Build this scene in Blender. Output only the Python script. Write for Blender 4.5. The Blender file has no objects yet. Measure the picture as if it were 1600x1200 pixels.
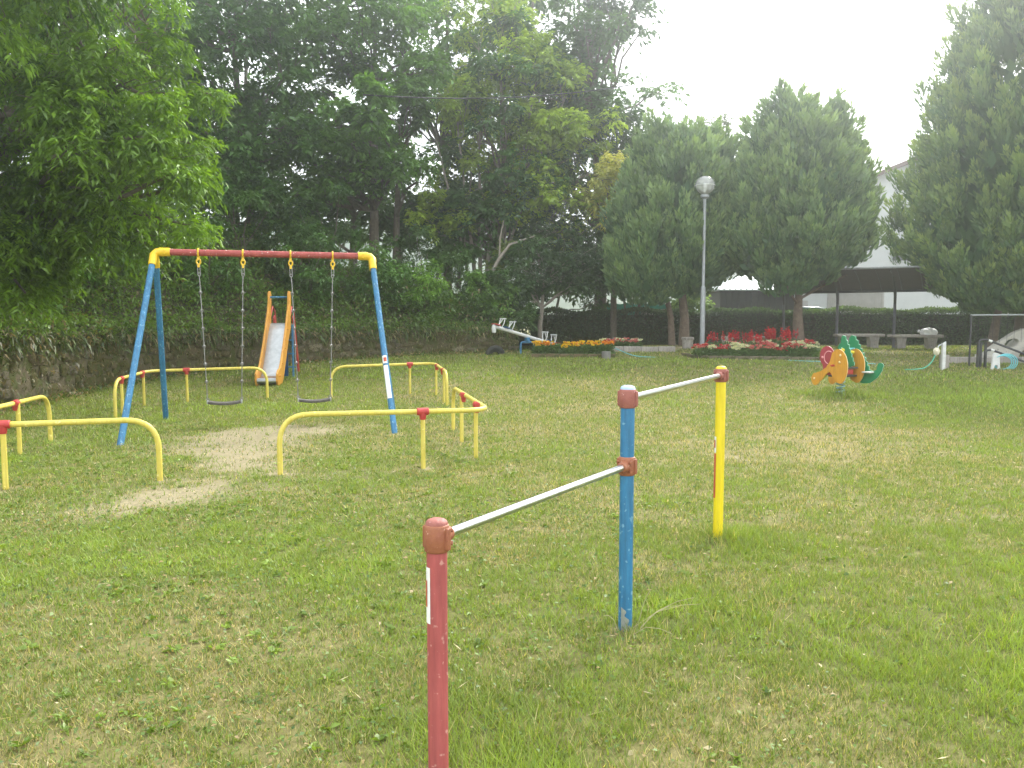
import bpy, bmesh, math, random
import numpy as np
from mathutils import Vector, Matrix

R = math.radians
random.seed(7)
rng = np.random.default_rng(11)
scene = bpy.context.scene
C = scene.collection

# ------------------------------------------------------------------ camera
cam_data = bpy.data.cameras.new('camera')
cam_data.sensor_width = 36.0
cam_data.lens = 36.0 * 1256 / 1600
cam_data.clip_start = 0.05
cam_data.clip_end = 1500
cam = bpy.data.objects.new('camera', cam_data)
C.objects.link(cam)
cam.location = (0, 0, 1.55)
cam.rotation_euler = (R(90) - math.atan(100 / 1256), 0, 0)
scene.camera = cam

# ------------------------------------------------------------------ sky
SUN_AZ, SUN_EL = 33.0, 42.0          # degrees to the right of straight ahead, above the horizon
world = bpy.data.worlds.new('World')
scene.world = world
world.use_nodes = True
wt = world.node_tree
wt.nodes.clear()
w_out = wt.nodes.new('ShaderNodeOutputWorld')
w_bg = wt.nodes.new('ShaderNodeBackground')
w_sky = wt.nodes.new('ShaderNodeTexSky')
w_sky.sky_type = 'NISHITA'
w_sky.sun_disc = False
w_sky.sun_elevation = R(SUN_EL)
w_sky.sun_rotation = R(SUN_AZ)
w_sky.air_density = 1.0
w_sky.dust_density = 4.0
w_sky.ozone_density = 1.0
# thin bright cloud spread over the whole sky
w_co = wt.nodes.new('ShaderNodeTexCoord')
w_no = wt.nodes.new('ShaderNodeTexNoise')
w_no.inputs['Scale'].default_value = 3.0
w_no.inputs['Detail'].default_value = 6.0
w_rm = wt.nodes.new('ShaderNodeMapRange')
w_rm.inputs['From Min'].default_value = 0.32
w_rm.inputs['From Max'].default_value = 0.52
w_rm.inputs['To Min'].default_value = 0.45
w_rm.inputs['To Max'].default_value = 0.95
w_mx = wt.nodes.new('ShaderNodeMix')
w_mx.data_type = 'RGBA'
w_mx.inputs['B'].default_value = (9.3, 9.6, 9.7, 1)
wt.links.new(w_co.outputs['Generated'], w_no.inputs['Vector'])
wt.links.new(w_no.outputs['Fac'], w_rm.inputs['Value'])
wt.links.new(w_rm.outputs['Result'], w_mx.inputs['Factor'])
wt.links.new(w_sky.outputs['Color'], w_mx.inputs['A'])
wt.links.new(w_mx.outputs['Result'], w_bg.inputs['Color'])
w_bg.inputs['Strength'].default_value = 0.12
wt.links.new(w_bg.outputs['Background'], w_out.inputs['Surface'])

# ------------------------------------------------------------------ sun (veiled by thin cloud)
sun_data = bpy.data.lights.new('sun', 'SUN')
sun_data.energy = 2.4
sun_data.angle = R(7)
sun_data.color = (1.0, 0.965, 0.9)
sun = bpy.data.objects.new('sun', sun_data)
C.objects.link(sun)
sd = Vector((math.sin(R(SUN_AZ)) * math.cos(R(SUN_EL)), math.cos(R(SUN_AZ)) * math.cos(R(SUN_EL)), math.sin(R(SUN_EL))))
sun.rotation_euler = sd.to_track_quat('Z', 'Y').to_euler()

vs = scene.view_settings
vs.view_transform = 'Standard'
vs.look = 'None'
vs.gamma = 1.0
vs.use_curve_mapping = False
vs.exposure = 1.38
cy = scene.cycles
cy.use_denoising = True
try:
    cy.denoiser = 'OPENIMAGEDENOISE'
except Exception:
    pass
cy.max_bounces = 7
cy.diffuse_bounces = 3
cy.glossy_bounces = 3
cy.transmission_bounces = 4
cy.transparent_max_bounces = 8
cy.volume_bounces = 1
GLARE_HAZE_DENSITY = 0.0043
cy.volume_step_rate = 4
cy.sample_clamp_indirect = 6

# ------------------------------------------------------------------ helpers: materials
MAT = {}


def material(name, c1, c2=None, scale=6.0, rough=0.5, bump=0.0, metal=0.0, spots=None, spot_scale=30.0,
             spot_amount=0.62, bump_scale=None, spec=0.5, coat=0.0, detail=6.0, streak=0.0):
    m = bpy.data.materials.new(name)
    m.use_nodes = True
    nt = m.node_tree
    b = nt.nodes['Principled BSDF']
    b.inputs['Roughness'].default_value = rough
    b.inputs['Metallic'].default_value = metal
    b.inputs['Specular IOR Level'].default_value = spec
    b.inputs['Coat Weight'].default_value = coat
    co = nt.nodes.new('ShaderNodeTexCoord')
    no = nt.nodes.new('ShaderNodeTexNoise')
    no.inputs['Scale'].default_value = scale
    no.inputs['Detail'].default_value = detail
    no.inputs['Roughness'].default_value = 0.65
    nt.links.new(co.outputs['Object'], no.inputs['Vector'])
    rp = nt.nodes.new('ShaderNodeValToRGB')
    rp.color_ramp.elements[0].position = 0.35
    rp.color_ramp.elements[1].position = 0.68
    rp.color_ramp.elements[0].color = (*c1, 1)
    rp.color_ramp.elements[1].color = (*(c2 or c1), 1)
    nt.links.new(no.outputs['Fac'], rp.inputs['Fac'])
    col = rp.outputs['Color']
    if spots:
        n2 = nt.nodes.new('ShaderNodeTexNoise')
        n2.inputs['Scale'].default_value = spot_scale
        n2.inputs['Detail'].default_value = 4.0
        nt.links.new(co.outputs['Object'], n2.inputs['Vector'])
        mr = nt.nodes.new('ShaderNodeMapRange')
        mr.inputs['From Min'].default_value = spot_amount
        mr.inputs['From Max'].default_value = spot_amount + 0.05
        nt.links.new(n2.outputs['Fac'], mr.inputs['Value'])
        mx = nt.nodes.new('ShaderNodeMix')
        mx.data_type = 'RGBA'
        mx.inputs['B'].default_value = (*spots, 1)
        nt.links.new(mr.outputs['Result'], mx.inputs['Factor'])
        nt.links.new(col, mx.inputs['A'])
        col = mx.outputs['Result']
    if streak:
        mp = nt.nodes.new('ShaderNodeMapping')
        mp.inputs['Scale'].default_value = (34, 34, 2.6)
        n4 = nt.nodes.new('ShaderNodeTexNoise')
        n4.inputs['Scale'].default_value = 1.0
        n4.inputs['Detail'].default_value = 7.0
        n4.inputs['Roughness'].default_value = 0.7
        nt.links.new(co.outputs['Object'], mp.inputs['Vector'])
        nt.links.new(mp.outputs['Vector'], n4.inputs['Vector'])
        r4 = nt.nodes.new('ShaderNodeMapRange')
        r4.inputs['From Min'].default_value = 0.35
        r4.inputs['From Max'].default_value = 0.65
        r4.inputs['To Min'].default_value = 1.0 - streak
        r4.inputs['To Max'].default_value = 1.0 + streak * 0.7
        nt.links.new(n4.outputs['Fac'], r4.inputs['Value'])
        m4 = nt.nodes.new('ShaderNodeMix')
        m4.data_type = 'RGBA'
        m4.blend_type = 'MULTIPLY'
        m4.inputs['Factor'].default_value = 1.0
        nt.links.new(col, m4.inputs['A'])
        nt.links.new(r4.outputs['Result'], m4.inputs['B'])
        col = m4.outputs['Result']
        r5 = nt.nodes.new('ShaderNodeMapRange')
        r5.inputs['To Min'].default_value = rough + 0.2
        r5.inputs['To Max'].default_value = rough - 0.1
        nt.links.new(n4.outputs['Fac'], r5.inputs['Value'])
        nt.links.new(r5.outputs['Result'], b.inputs['Roughness'])
    nt.links.new(col, b.inputs['Base Color'])
    if bump:
        n3 = nt.nodes.new('ShaderNodeTexNoise')
        n3.inputs['Scale'].default_value = bump_scale or scale * 5
        n3.inputs['Detail'].default_value = 5.0
        nt.links.new(co.outputs['Object'], n3.inputs['Vector'])
        bp = nt.nodes.new('ShaderNodeBump')
        bp.inputs['Strength'].default_value = bump
        bp.inputs['Distance'].default_value = 0.02
        nt.links.new(n3.outputs['Fac'], bp.inputs['Height'])
        nt.links.new(bp.outputs['Normal'], b.inputs['Normal'])
    MAT[name] = m
    return m


def leaf_material(name, trans=0.4, gloss=0.06):
    """Thin leaves: diffuse front, light shining through, a little gloss; colour per leaf."""
    m = bpy.data.materials.new(name)
    m.use_nodes = True
    nt = m.node_tree
    nt.nodes.remove(nt.nodes['Principled BSDF'])
    out = nt.nodes['Material Output']
    at = nt.nodes.new('ShaderNodeAttribute')
    at.attribute_name = 'Col'
    d = nt.nodes.new('ShaderNodeBsdfDiffuse')
    t = nt.nodes.new('ShaderNodeBsdfTranslucent')
    g = nt.nodes.new('ShaderNodeBsdfGlossy')
    g.inputs['Roughness'].default_value = 0.5
    mu = nt.nodes.new('ShaderNodeMix')
    mu.data_type = 'RGBA'
    mu.blend_type = 'MULTIPLY'
    mu.inputs['Factor'].default_value = 1.0
    mu.inputs['B'].default_value = (1.35, 1.3, 0.55, 1)
    nt.links.new(at.outputs['Color'], d.inputs['Color'])
    nt.links.new(at.outputs['Color'], mu.inputs['A'])
    nt.links.new(mu.outputs['Result'], t.inputs['Color'])
    m1 = nt.nodes.new('ShaderNodeMixShader')
    m1.inputs['Fac'].default_value = trans
    m2 = nt.nodes.new('ShaderNodeMixShader')
    m2.inputs['Fac'].default_value = gloss
    nt.links.new(d.outputs[0], m1.inputs[1])
    nt.links.new(t.outputs[0], m1.inputs[2])
    nt.links.new(m1.outputs[0], m2.inputs[1])
    nt.links.new(g.outputs[0], m2.inputs[2])
    nt.links.new(m2.outputs[0], out.inputs['Surface'])
    MAT[name] = m
    return m


leaf_material('leaf', 0.42, 0.05)
leaf_material('needle', 0.25, 0.03)
leaf_material('grass_blade', 0.35, 0.04)
leaf_material('petal', 0.3, 0.02)

material('paint_red', (0.36, 0.082, 0.08), (0.31, 0.062, 0.062), 5, 0.55, 0.05, spots=(0.5, 0.24, 0.21), spot_scale=34, spot_amount=0.63, streak=0.22)
material('paint_red_worn', (0.36, 0.075, 0.065), (0.25, 0.045, 0.04), 9, 0.65, 0.12, spots=(0.55, 0.42, 0.38), spot_scale=26, spot_amount=0.64, streak=0.2)
material('paint_clamp', (0.30, 0.11, 0.05), (0.24, 0.075, 0.04), 18, 0.6, 0.2, spots=(0.5, 0.3, 0.2), spot_scale=60, spot_amount=0.66)
material('paint_pink', (0.30, 0.105, 0.08), (0.25, 0.075, 0.06), 18, 0.6, 0.2, spots=(0.55, 0.3, 0.28), spot_scale=60, spot_amount=0.66)
material('paint_blue', (0.022, 0.135, 0.27), (0.035, 0.18, 0.34), 8, 0.4, 0.08, spots=(0.16, 0.33, 0.46), spot_scale=30, spot_amount=0.61, streak=0.3)
material('paint_blue_dark', (0.008, 0.06, 0.17), (0.012, 0.08, 0.2), 8, 0.42, 0.08)
material('paint_blue_cap', (0.3, 0.42, 0.62), (0.4, 0.5, 0.68), 18, 0.6)
material('paint_yellow', (0.70, 0.56, 0.012), (0.66, 0.51, 0.012), 6, 0.38, 0.05, streak=0.12)
material('paint_yellow_fence', (0.63, 0.53, 0.11), (0.56, 0.45, 0.06), 7, 0.45, 0.08, spots=(0.8, 0.7, 0.25), spot_scale=26, spot_amount=0.64, streak=0.16)
material('paint_yellow_fitting', (0.74, 0.5, 0.015), (0.62, 0.38, 0.015), 16, 0.45, 0.12, spots=(0.42, 0.12, 0.06), spot_scale=30, spot_amount=0.7)
material('paint_red_joint', (0.47, 0.04, 0.035), (0.36, 0.03, 0.03), 14, 0.5, 0.1)
material('paint_orange', (0.62, 0.3, 0.035), (0.56, 0.25, 0.03), 5, 0.5, 0.06, spots=(0.75, 0.5, 0.25), spot_scale=28, spot_amount=0.68, streak=0.18)
material('paint_white', (0.62, 0.63, 0.62), (0.5, 0.51, 0.5), 8, 0.5, 0.05)
material('sticker', (0.78, 0.78, 0.75), (0.7, 0.7, 0.68), 12, 0.5)
material('sticker_red', (0.5, 0.1, 0.05), (0.4, 0.06, 0.03), 22, 0.6, 0.1)
material('steel', (0.6, 0.61, 0.61), (0.56, 0.57, 0.57), 5, 0.3, 0.0, metal=1.0)
material('steel_dull', (0.44, 0.46, 0.47), (0.34, 0.36, 0.37), 10, 0.42, 0.05, metal=1.0)
material('galvanised', (0.42, 0.44, 0.46), (0.33, 0.35, 0.37), 24, 0.45, 0.05, metal=0.75)
material('lamp_metal', (0.34, 0.36, 0.38), (0.28, 0.3, 0.32), 12, 0.5, 0.05, metal=0.3, streak=0.2)
material('rusty_chute', (0.3, 0.19, 0.13), (0.42, 0.3, 0.22), 7, 0.55, 0.08, metal=0.4)
material('seat_rubber', (0.05, 0.045, 0.04), (0.11, 0.1, 0.09), 12, 0.8, 0.25)
material('rubber', (0.018, 0.018, 0.018), (0.03, 0.03, 0.03), 20, 0.85, 0.25)
material('concrete', (0.34, 0.31, 0.28), (0.24, 0.22, 0.2), 4, 0.9, 0.35, spots=(0.16, 0.15, 0.13), spot_scale=14, spot_amount=0.62, streak=0.25)
material('concrete_pale', (0.52, 0.5, 0.45), (0.4, 0.385, 0.35), 3, 0.9, 0.3, spots=(0.26, 0.25, 0.22), spot_scale=9, spot_amount=0.63)
material('concrete_dark', (0.13, 0.125, 0.12), (0.2, 0.19, 0.18), 6, 0.9, 0.3)
material('mortar', (0.072, 0.061, 0.029), (0.123, 0.102, 0.058), 2.2, 0.95, 0.9, spots=(0.065, 0.075, 0.017), spot_scale=4.5, spot_amount=0.5, bump_scale=14)
material('stone_moss', (0.073, 0.058, 0.018), (0.122, 0.093, 0.036), 7, 0.95, 0.8, spots=(0.067, 0.075, 0.014), spot_scale=8, spot_amount=0.48)
material('stone_grey', (0.146, 0.122, 0.081), (0.092, 0.075, 0.049), 9, 0.95, 0.8, spots=(0.060, 0.064, 0.018), spot_scale=9, spot_amount=0.53)
material('stone_brown', (0.103, 0.075, 0.038), (0.152, 0.116, 0.066), 8, 0.95, 0.8, spots=(0.060, 0.064, 0.016), spot_scale=8, spot_amount=0.52)
material('stone_pale', (0.244, 0.209, 0.142), (0.159, 0.134, 0.086), 8, 0.95, 0.8, spots=(0.073, 0.070, 0.025), spot_scale=9, spot_amount=0.54)
material('earth', (0.07, 0.055, 0.03), (0.05, 0.055, 0.02), 1.5, 0.95, 0.6)
material('hill_forest', (0.03, 0.06, 0.025), (0.05, 0.085, 0.035), 0.06, 0.95, 0.0)
material('bark', (0.1, 0.08, 0.06), (0.17, 0.14, 0.115), 9, 0.95, 0.8, bump_scale=24)
material('bark_pale', (0.2, 0.175, 0.145), (0.3, 0.265, 0.22), 7, 0.95, 0.6, bump_scale=20)
material('bark_conifer', (0.12, 0.085, 0.065), (0.2, 0.15, 0.115), 10, 0.95, 0.9, bump_scale=26)
material('house_white', (0.5, 0.52, 0.53), (0.44, 0.46, 0.47), 1.2, 0.85, 0.1)
material('house_roof', (0.09, 0.055, 0.045), (0.13, 0.085, 0.07), 3, 0.8, 0.2)
material('corrugated', (0.3, 0.29, 0.28), (0.38, 0.37, 0.36), 2, 0.6, 0.05)
material('shed_wall', (0.022, 0.021, 0.024), (0.035, 0.033, 0.036), 4, 0.8, 0.15)
material('shed_roof', (0.52, 0.57, 0.6), (0.42, 0.47, 0.5), 2, 0.4, 0.03, metal=0.3)
material('shelter_roof', (0.055, 0.042, 0.04), (0.04, 0.032, 0.032), 3, 0.6, 0.05)
material('dark_steel', (0.03, 0.03, 0.035), (0.045, 0.045, 0.05), 12, 0.45, 0.05)
material('shelter_post', (0.1, 0.1, 0.125), (0.07, 0.07, 0.09), 12, 0.5, 0.05, streak=0.2)
material('net_green', (0.02, 0.23, 0.15), (0.03, 0.3, 0.2), 5, 0.7, 0.2)
material('tarp_grey', (0.28, 0.27, 0.24), (0.36, 0.35, 0.31), 4, 0.8, 0.3)
material('plastic_bag', (0.75, 0.75, 0.74), (0.6, 0.6, 0.6), 9, 0.35, 0.5, bump_scale=14)
material('panel_green', (0.012, 0.2, 0.085), (0.014, 0.24, 0.1), 5, 0.4, 0.04)
material('panel_green_edge', (0.25, 0.52, 0.38), (0.2, 0.45, 0.32), 8, 0.5)
material('panel_orange', (0.62, 0.3, 0.025), (0.56, 0.25, 0.02), 5, 0.4, 0.05, streak=0.12)
material('panel_orange_edge', (0.75, 0.58, 0.3), (0.68, 0.5, 0.24), 8, 0.5)
material('panel_red', (0.38, 0.045, 0.07), (0.33, 0.035, 0.06), 5, 0.4, 0.05)
material('panel_pink_edge', (0.72, 0.35, 0.38), (0.66, 0.3, 0.33), 8, 0.5)
material('spring_teal', (0.1, 0.27, 0.28), (0.3, 0.42, 0.42), 14, 0.45, 0.1)
material('hose_green', (0.05, 0.38, 0.26), (0.06, 0.42, 0.3), 6, 0.4)
material('hose_cyan', (0.1, 0.42, 0.48), (0.15, 0.5, 0.55), 6, 0.4)
material('cable', (0.015, 0.015, 0.015), (0.02, 0.02, 0.02), 6, 0.6)
material('car_paint', (0.02, 0.06, 0.065), (0.022, 0.065, 0.07), 2, 0.25, 0.0, coat=0.6)
material('car_glass', (0.02, 0.025, 0.03), (0.02, 0.025, 0.03), 2, 0.08)
material('chain_steel', (0.3, 0.3, 0.3), (0.2, 0.19, 0.18), 20, 0.45, 0.05, metal=0.8)
material('dry_stalk', (0.3, 0.27, 0.15), (0.4, 0.36, 0.2), 12, 0.9, 0.1)
material('rag', (0.62, 0.56, 0.42), (0.7, 0.66, 0.5), 12, 0.9, 0.4)

g_ = bpy.data.materials.new('globe_plastic')
g_.use_nodes = True
gt = g_.node_tree
gt.nodes.remove(gt.nodes['Principled BSDF'])
ga, gb, gm, gf = (gt.nodes.new(x) for x in ('ShaderNodeBsdfTransparent', 'ShaderNodeBsdfGlossy', 'ShaderNodeMixShader', 'ShaderNodeLayerWeight'))
ga.inputs['Color'].default_value = (0.9, 0.92, 0.91, 1)
gd = gt.nodes.new('ShaderNodeBsdfDiffuse'); gd.inputs['Color'].default_value = (.85, .86, .85, 1)
gx2 = gt.nodes.new('ShaderNodeMixShader'); gx2.inputs['Fac'].default_value = 0.3
gt.links.new(ga.outputs[0], gx2.inputs[1]); gt.links.new(gd.outputs[0], gx2.inputs[2])
gb.inputs['Roughness'].default_value = 0.12
gf.inputs['Blend'].default_value = 0.35
gt.links.new(gf.outputs['Fresnel'], gm.inputs['Fac'])
gt.links.new(gx2.outputs[0], gm.inputs[1])
gt.links.new(gb.outputs[0], gm.inputs[2])
gt.links.new(gm.outputs[0], gt.nodes['Material Output'].inputs['Surface'])
MAT['globe_plastic'] = g_


# ------------------------------------------------------------------ helpers: objects
def mesh_np(name, verts, quads=None, tris=None, cols=None):
    me = bpy.data.meshes.new(name)
    v = np.asarray(verts, np.float32)
    me.vertices.add(len(v))
    me.vertices.foreach_set('co', v.ravel())
    loops, starts, n0 = [], [], 0
    if quads is not None and len(quads):
        q = np.asarray(quads, np.int32)
        loops.append(q.ravel()); starts.append(np.arange(len(q)) * 4); n0 = len(q) * 4
    if tris is not None and len(tris):
        t = np.asarray(tris, np.int32)
        loops.append(t.ravel()); starts.append(n0 + np.arange(len(t)) * 3)
    lp = np.concatenate(loops); st = np.concatenate(starts)
    me.loops.add(len(lp))
    me.loops.foreach_set('vertex_index', lp.astype(np.int32))
    me.polygons.add(len(st))
    me.polygons.foreach_set('loop_start', st.astype(np.int32))
    me.update(calc_edges=True)
    if cols is not None:
        ca = me.color_attributes.new('Col', 'FLOAT_COLOR', 'POINT')
        c4 = np.ones((len(v), 4), np.float32)
        c4[:, :3] = cols
        ca.data.foreach_set('color', c4.ravel())
    return me


def link(name, data, mat=None, parent=None, loc=None, rotz=0.0):
    o = bpy.data.objects.new(name, data)
    C.objects.link(o)
    if mat is not None and data is not None:
        if len(data.materials) == 0:
            data.materials.append(MAT[mat] if isinstance(mat, str) else mat)
    if parent is not None:
        o.parent = parent
    if loc is not None:
        o.location = loc
    o.rotation_euler = (0, 0, rotz)
    return o


def tag(o, label=None, cat=None, group=None, kind=None):
    if label: o['label'] = label
    if cat: o['category'] = cat
    if group: o['group'] = group
    if kind: o['kind'] = kind
    return o


def thing(name, label, cat, loc=(0, 0, 0), rotz=0.0, group=None):
    return tag(link(name, None, None, None, loc, rotz), label, cat, group)


def frame_from(d):
    d = Vector(d).normalized()
    a = Vector((0, 0, 1)) if abs(d.z) < 0.92 else Vector((1, 0, 0))
    s = d.cross(a).normalized()
    return s, s.cross(d).normalized()


class MB:
    def __init__(self):
        self.v, self.f = [], []

    def add(self, vs_, fs):
        n = len(self.v)
        self.v += [tuple(x) for x in vs_]
        self.f += [tuple(i + n for i in f) for f in fs]
        return self

    def box(self, c, s, rot=None):
        x, y, z = (k / 2 for k in s)
        vs_ = [Vector((a * x, b * y, d * z)) for a in (-1, 1) for b in (-1, 1) for d in (-1, 1)]
        if rot is not None:
            vs_ = [rot @ p for p in vs_]
        vs_ = [p + Vector(c) for p in vs_]
        return self.add(vs_, [(0, 1, 3, 2), (4, 6, 7, 5), (0, 4, 5, 1), (2, 3, 7, 6), (0, 2, 6, 4), (1, 5, 7, 3)])

    def tube(self, path, radii, n=12, cap=True):
        path = [Vector(p) for p in path]
        if not hasattr(radii, '__len__'):
            radii = [radii] * len(path)
        vs_, fs = [], []
        s = None
        for i, p in enumerate(path):
            d = (path[min(i + 1, len(path) - 1)] - path[max(i - 1, 0)])
            if d.length < 1e-9: d = Vector((0, 0, 1))
            d.normalize()
            if s is None:
                s, u = frame_from(d)
            else:
                s = (s - d * s.dot(d))
                if s.length < 1e-6: s, u = frame_from(d)
                s.normalize()
                u = s.cross(d).normalized()
            for k in range(n):
                a = 2 * math.pi * k / n
                vs_.append(p + (s * math.cos(a) + u * math.sin(a)) * radii[i])
        m = len(path)
        for i in range(m - 1):
            for k in range(n):
                k2 = (k + 1) % n
                fs.append((i * n + k, i * n + k2, (i + 1) * n + k2, (i + 1) * n + k))
        if cap:
            fs.append(tuple(range(n - 1, -1, -1)))
            fs.append(tuple((m - 1) * n + k for k in range(n)))
        return self.add(vs_, fs)

    def lathe(self, prof, c=(0, 0, 0), n=24):
        """prof: (radius, z) from bottom to top about the z axis."""
        vs_, fs = [], []
        for r, z in prof:
            for k in range(n):
                a = 2 * math.pi * k / n
                vs_.append((c[0] + max(r, 1e-4) * math.cos(a), c[1] + max(r, 1e-4) * math.sin(a), c[2] + z))
        for i in range(len(prof) - 1):
            for k in range(n):
                k2 = (k + 1) % n
                fs.append((i * n + k, i * n + k2, (i + 1) * n + k2, (i + 1) * n + k))
        fs.append(tuple(range(n - 1, -1, -1)))
        fs.append(tuple((len(prof) - 1) * n + k for k in range(n)))
        return self.add(vs_, fs)

    def torus(self, c, r, t, axis=(0, 0, 1), n=18, m=8, arc=2 * math.pi, start=0.0, stretch=(1, 1)):
        s, u = frame_from(axis)
        k = max(3, int(n * arc / (2 * math.pi)))
        pts = []
        for i in range(k + 1):
            a = start + arc * i / k
            pts.append(Vector(c) + s * (r * math.cos(a) * stretch[0]) + u * (r * math.sin(a) * stretch[1]))
        return self.tube(pts, t, m)

    def plate(self, outline, thick, to3d, hole=None):
        """outline: 2-D polygon, to3d(u, v, w) places it; w runs -thick/2..thick/2. A hole needs as many points as the outline."""
        n = len(outline)
        vs_ = [to3d(a, b, -thick / 2) for a, b in outline] + [to3d(a, b, thick / 2) for a, b in outline]
        fs = []
        if hole is None:
            fs += [tuple(range(n - 1, -1, -1)), tuple(range(n, 2 * n))]
        for i in range(n):
            j = (i + 1) % n
            fs.append((i, j, n + j, n + i))
        if hole is not None:
            vs_ += [to3d(a, b, -thick / 2) for a, b in hole] + [to3d(a, b, thick / 2) for a, b in hole]
            for i in range(n):
                j = (i + 1) % n
                fs += [(j, i, 2 * n + i, 2 * n + j), (n + i, n + j, 3 * n + j, 3 * n + i), (2 * n + j, 2 * n + i, 3 * n + i, 3 * n + j)]
        return self.add(vs_, fs)

    def mesh(self, name, smooth=True):
        me = bpy.data.meshes.new(name)
        me.from_pydata([tuple(p) for p in self.v], [], self.f)
        bm = bmesh.new()
        bm.from_mesh(me)
        bmesh.ops.recalc_face_normals(bm, faces=bm.faces)
        bm.to_mesh(me)
        bm.free()
        if smooth:
            me.polygons.foreach_set('use_smooth', [True] * len(me.polygons))
            try:
                me.set_sharp_from_angle(angle=R(38))
            except Exception:
                pass
        me.update()
        return me

    def build(self, name, mat, parent=None, bevel=0.0, smooth=True, seg=2, loc=None, rotz=0.0):
        o = link(name, self.mesh(name, smooth), mat, parent, loc, rotz)
        if bevel:
            b = o.modifiers.new('bevel', 'BEVEL')
            b.width = bevel
            b.segments = seg
            b.limit_method = 'ANGLE'
            b.angle_limit = R(40)
        return o


def copy_tree(o, parent=None):
    c = o.copy()
    C.objects.link(c)
    if parent is not None:
        c.parent = parent
    for ch in list(o.children):
        copy_tree(ch, c)
    return c


def arc_pts(c, r, a0, a1, n, plane):
    """plane(a) gives the 3-D unit direction for angle a."""
    return [Vector(c) + plane(a0 + (a1 - a0) * i / n) * r for i in range(n + 1)]


# ------------------------------------------------------------------ helpers: noise and the lie of the land
def vnoise(x, y, scale, seed):
    x = np.asarray(x, float) / scale + 1000.0
    y = np.asarray(y, float) / scale + 1000.0
    xi, yi = np.floor(x).astype(np.int64), np.floor(y).astype(np.int64)
    fx, fy = x - xi, y - yi
    fx = fx * fx * (3 - 2 * fx); fy = fy * fy * (3 - 2 * fy)

    def h(a, b):
        n = (a * 374761393 + b * 668265263 + seed * 2147483647) & 0xffffffff
        n = ((n ^ (n >> 13)) * 1274126177) & 0xffffffff
        return ((n ^ (n >> 16)) & 0xffff) / 65535.0
    return (h(xi, yi) * (1 - fx) + h(xi + 1, yi) * fx) * (1 - fy) + (h(xi, yi + 1) * (1 - fx) + h(xi + 1, yi + 1) * fx) * fy


def fbm(x, y, scale, seed):
    return 0.5 * vnoise(x, y, scale, seed) + 0.3 * vnoise(x, y, scale / 2.1, seed + 1) + 0.2 * vnoise(x, y, scale / 4.3, seed + 2)


def land(x, y):
    """Flat by the camera, rising gently to a terrace at the back."""
    x, y = np.asarray(x, float), np.asarray(y, float)
    r = 0.06 * 0.8 * np.log1p(np.exp(np.clip((y - 15) / 0.8, -30, 60)))
    return np.minimum(r, 0.68) + 0.02 * (fbm(x, y, 1.7, 5) - 0.5) * np.clip((30 - y) / 10, 0, 1)


def lz(x, y):
    return float(land(x, y))


def blob(x, y, cx, cy, rx, ry, rot=0.0):
    c, s = math.cos(rot), math.sin(rot)
    u = ((x - cx) * c + (y - cy) * s) / rx
    v = (-(x - cx) * s + (y - cy) * c) / ry
    return np.exp(-(u * u + v * v))


SW_C, SW_A = (-3.55, 11.75), R(15.5)          # centre and turn of the swing set


FEET = [(-.25, 2.62), (.57, 3.94), (-4.88, 9.92), (-5.42, 12.5), (-1.62, 11.0), (-3.42, 7.71), (-4.64, 7.27), (-2.33, 7.97), (-.92, 8.29), (-.49, 8.99), (-.67, 10.19), (-.8, 11.26)]


def bare(x, y):
    """How bare the soil is, 0..1."""
    n = 0.8 * (fbm(x, y, 0.9, 31) - 0.5) + 0.9 * (fbm(x, y, 0.25, 77) - 0.5)
    b = 1.2 * blob(x, y, -3.45, 9.9, 1.0, 1.15, SW_A) + 1.0 * blob(x, y, -3.2, 11.4, 1.2, 0.7, SW_A)
    b += 1.2 * blob(x, y, -2.95, 6.9, 1.0, 0.6, R(35)) + 0.85 * blob(x, y, -2.95, 8.3, 0.6, 0.9)
    b += 0.4 * blob(x, y, -1.3, 8.0, 0.9, 0.4, R(15))
    b += 0.85 * blob(x, y, 10.6, 24.2, 2.2, 1.2) + 0.8 * blob(x, y, 9.6, 21.6, 1.6, 0.9) + 0.8 * blob(x, y, 4.9, 25.9, 2.6, 0.8)
    b += 0.62 * blob(x, y, -2.9, 22.9, 1.0, 0.5, R(40))
    b += 0.35 * blob(x, y, -0.8, 3.75, 0.8, 0.5) + 0.52 * blob(x, y, 3.2, 8.8, 2.6, 1.8) + 0.42 * blob(x, y, 2.5, 5.4, 0.9, 1.2) + 0.55 * (fbm(x * .45, y * 1.3, .5, 47) - .5) * blob(x, y, 3.0, 8.5, 3.5, 3.5) + 0.28 * blob(x, y, 1.2, 2.9, 0.7, 0.4)
    for px_, py_ in FEET:
        b = b + 1.1 * blob(x, y, px_, py_, .1, .08)
    return np.clip((b + n - 0.42) * 1.55, 0, 1)


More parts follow.
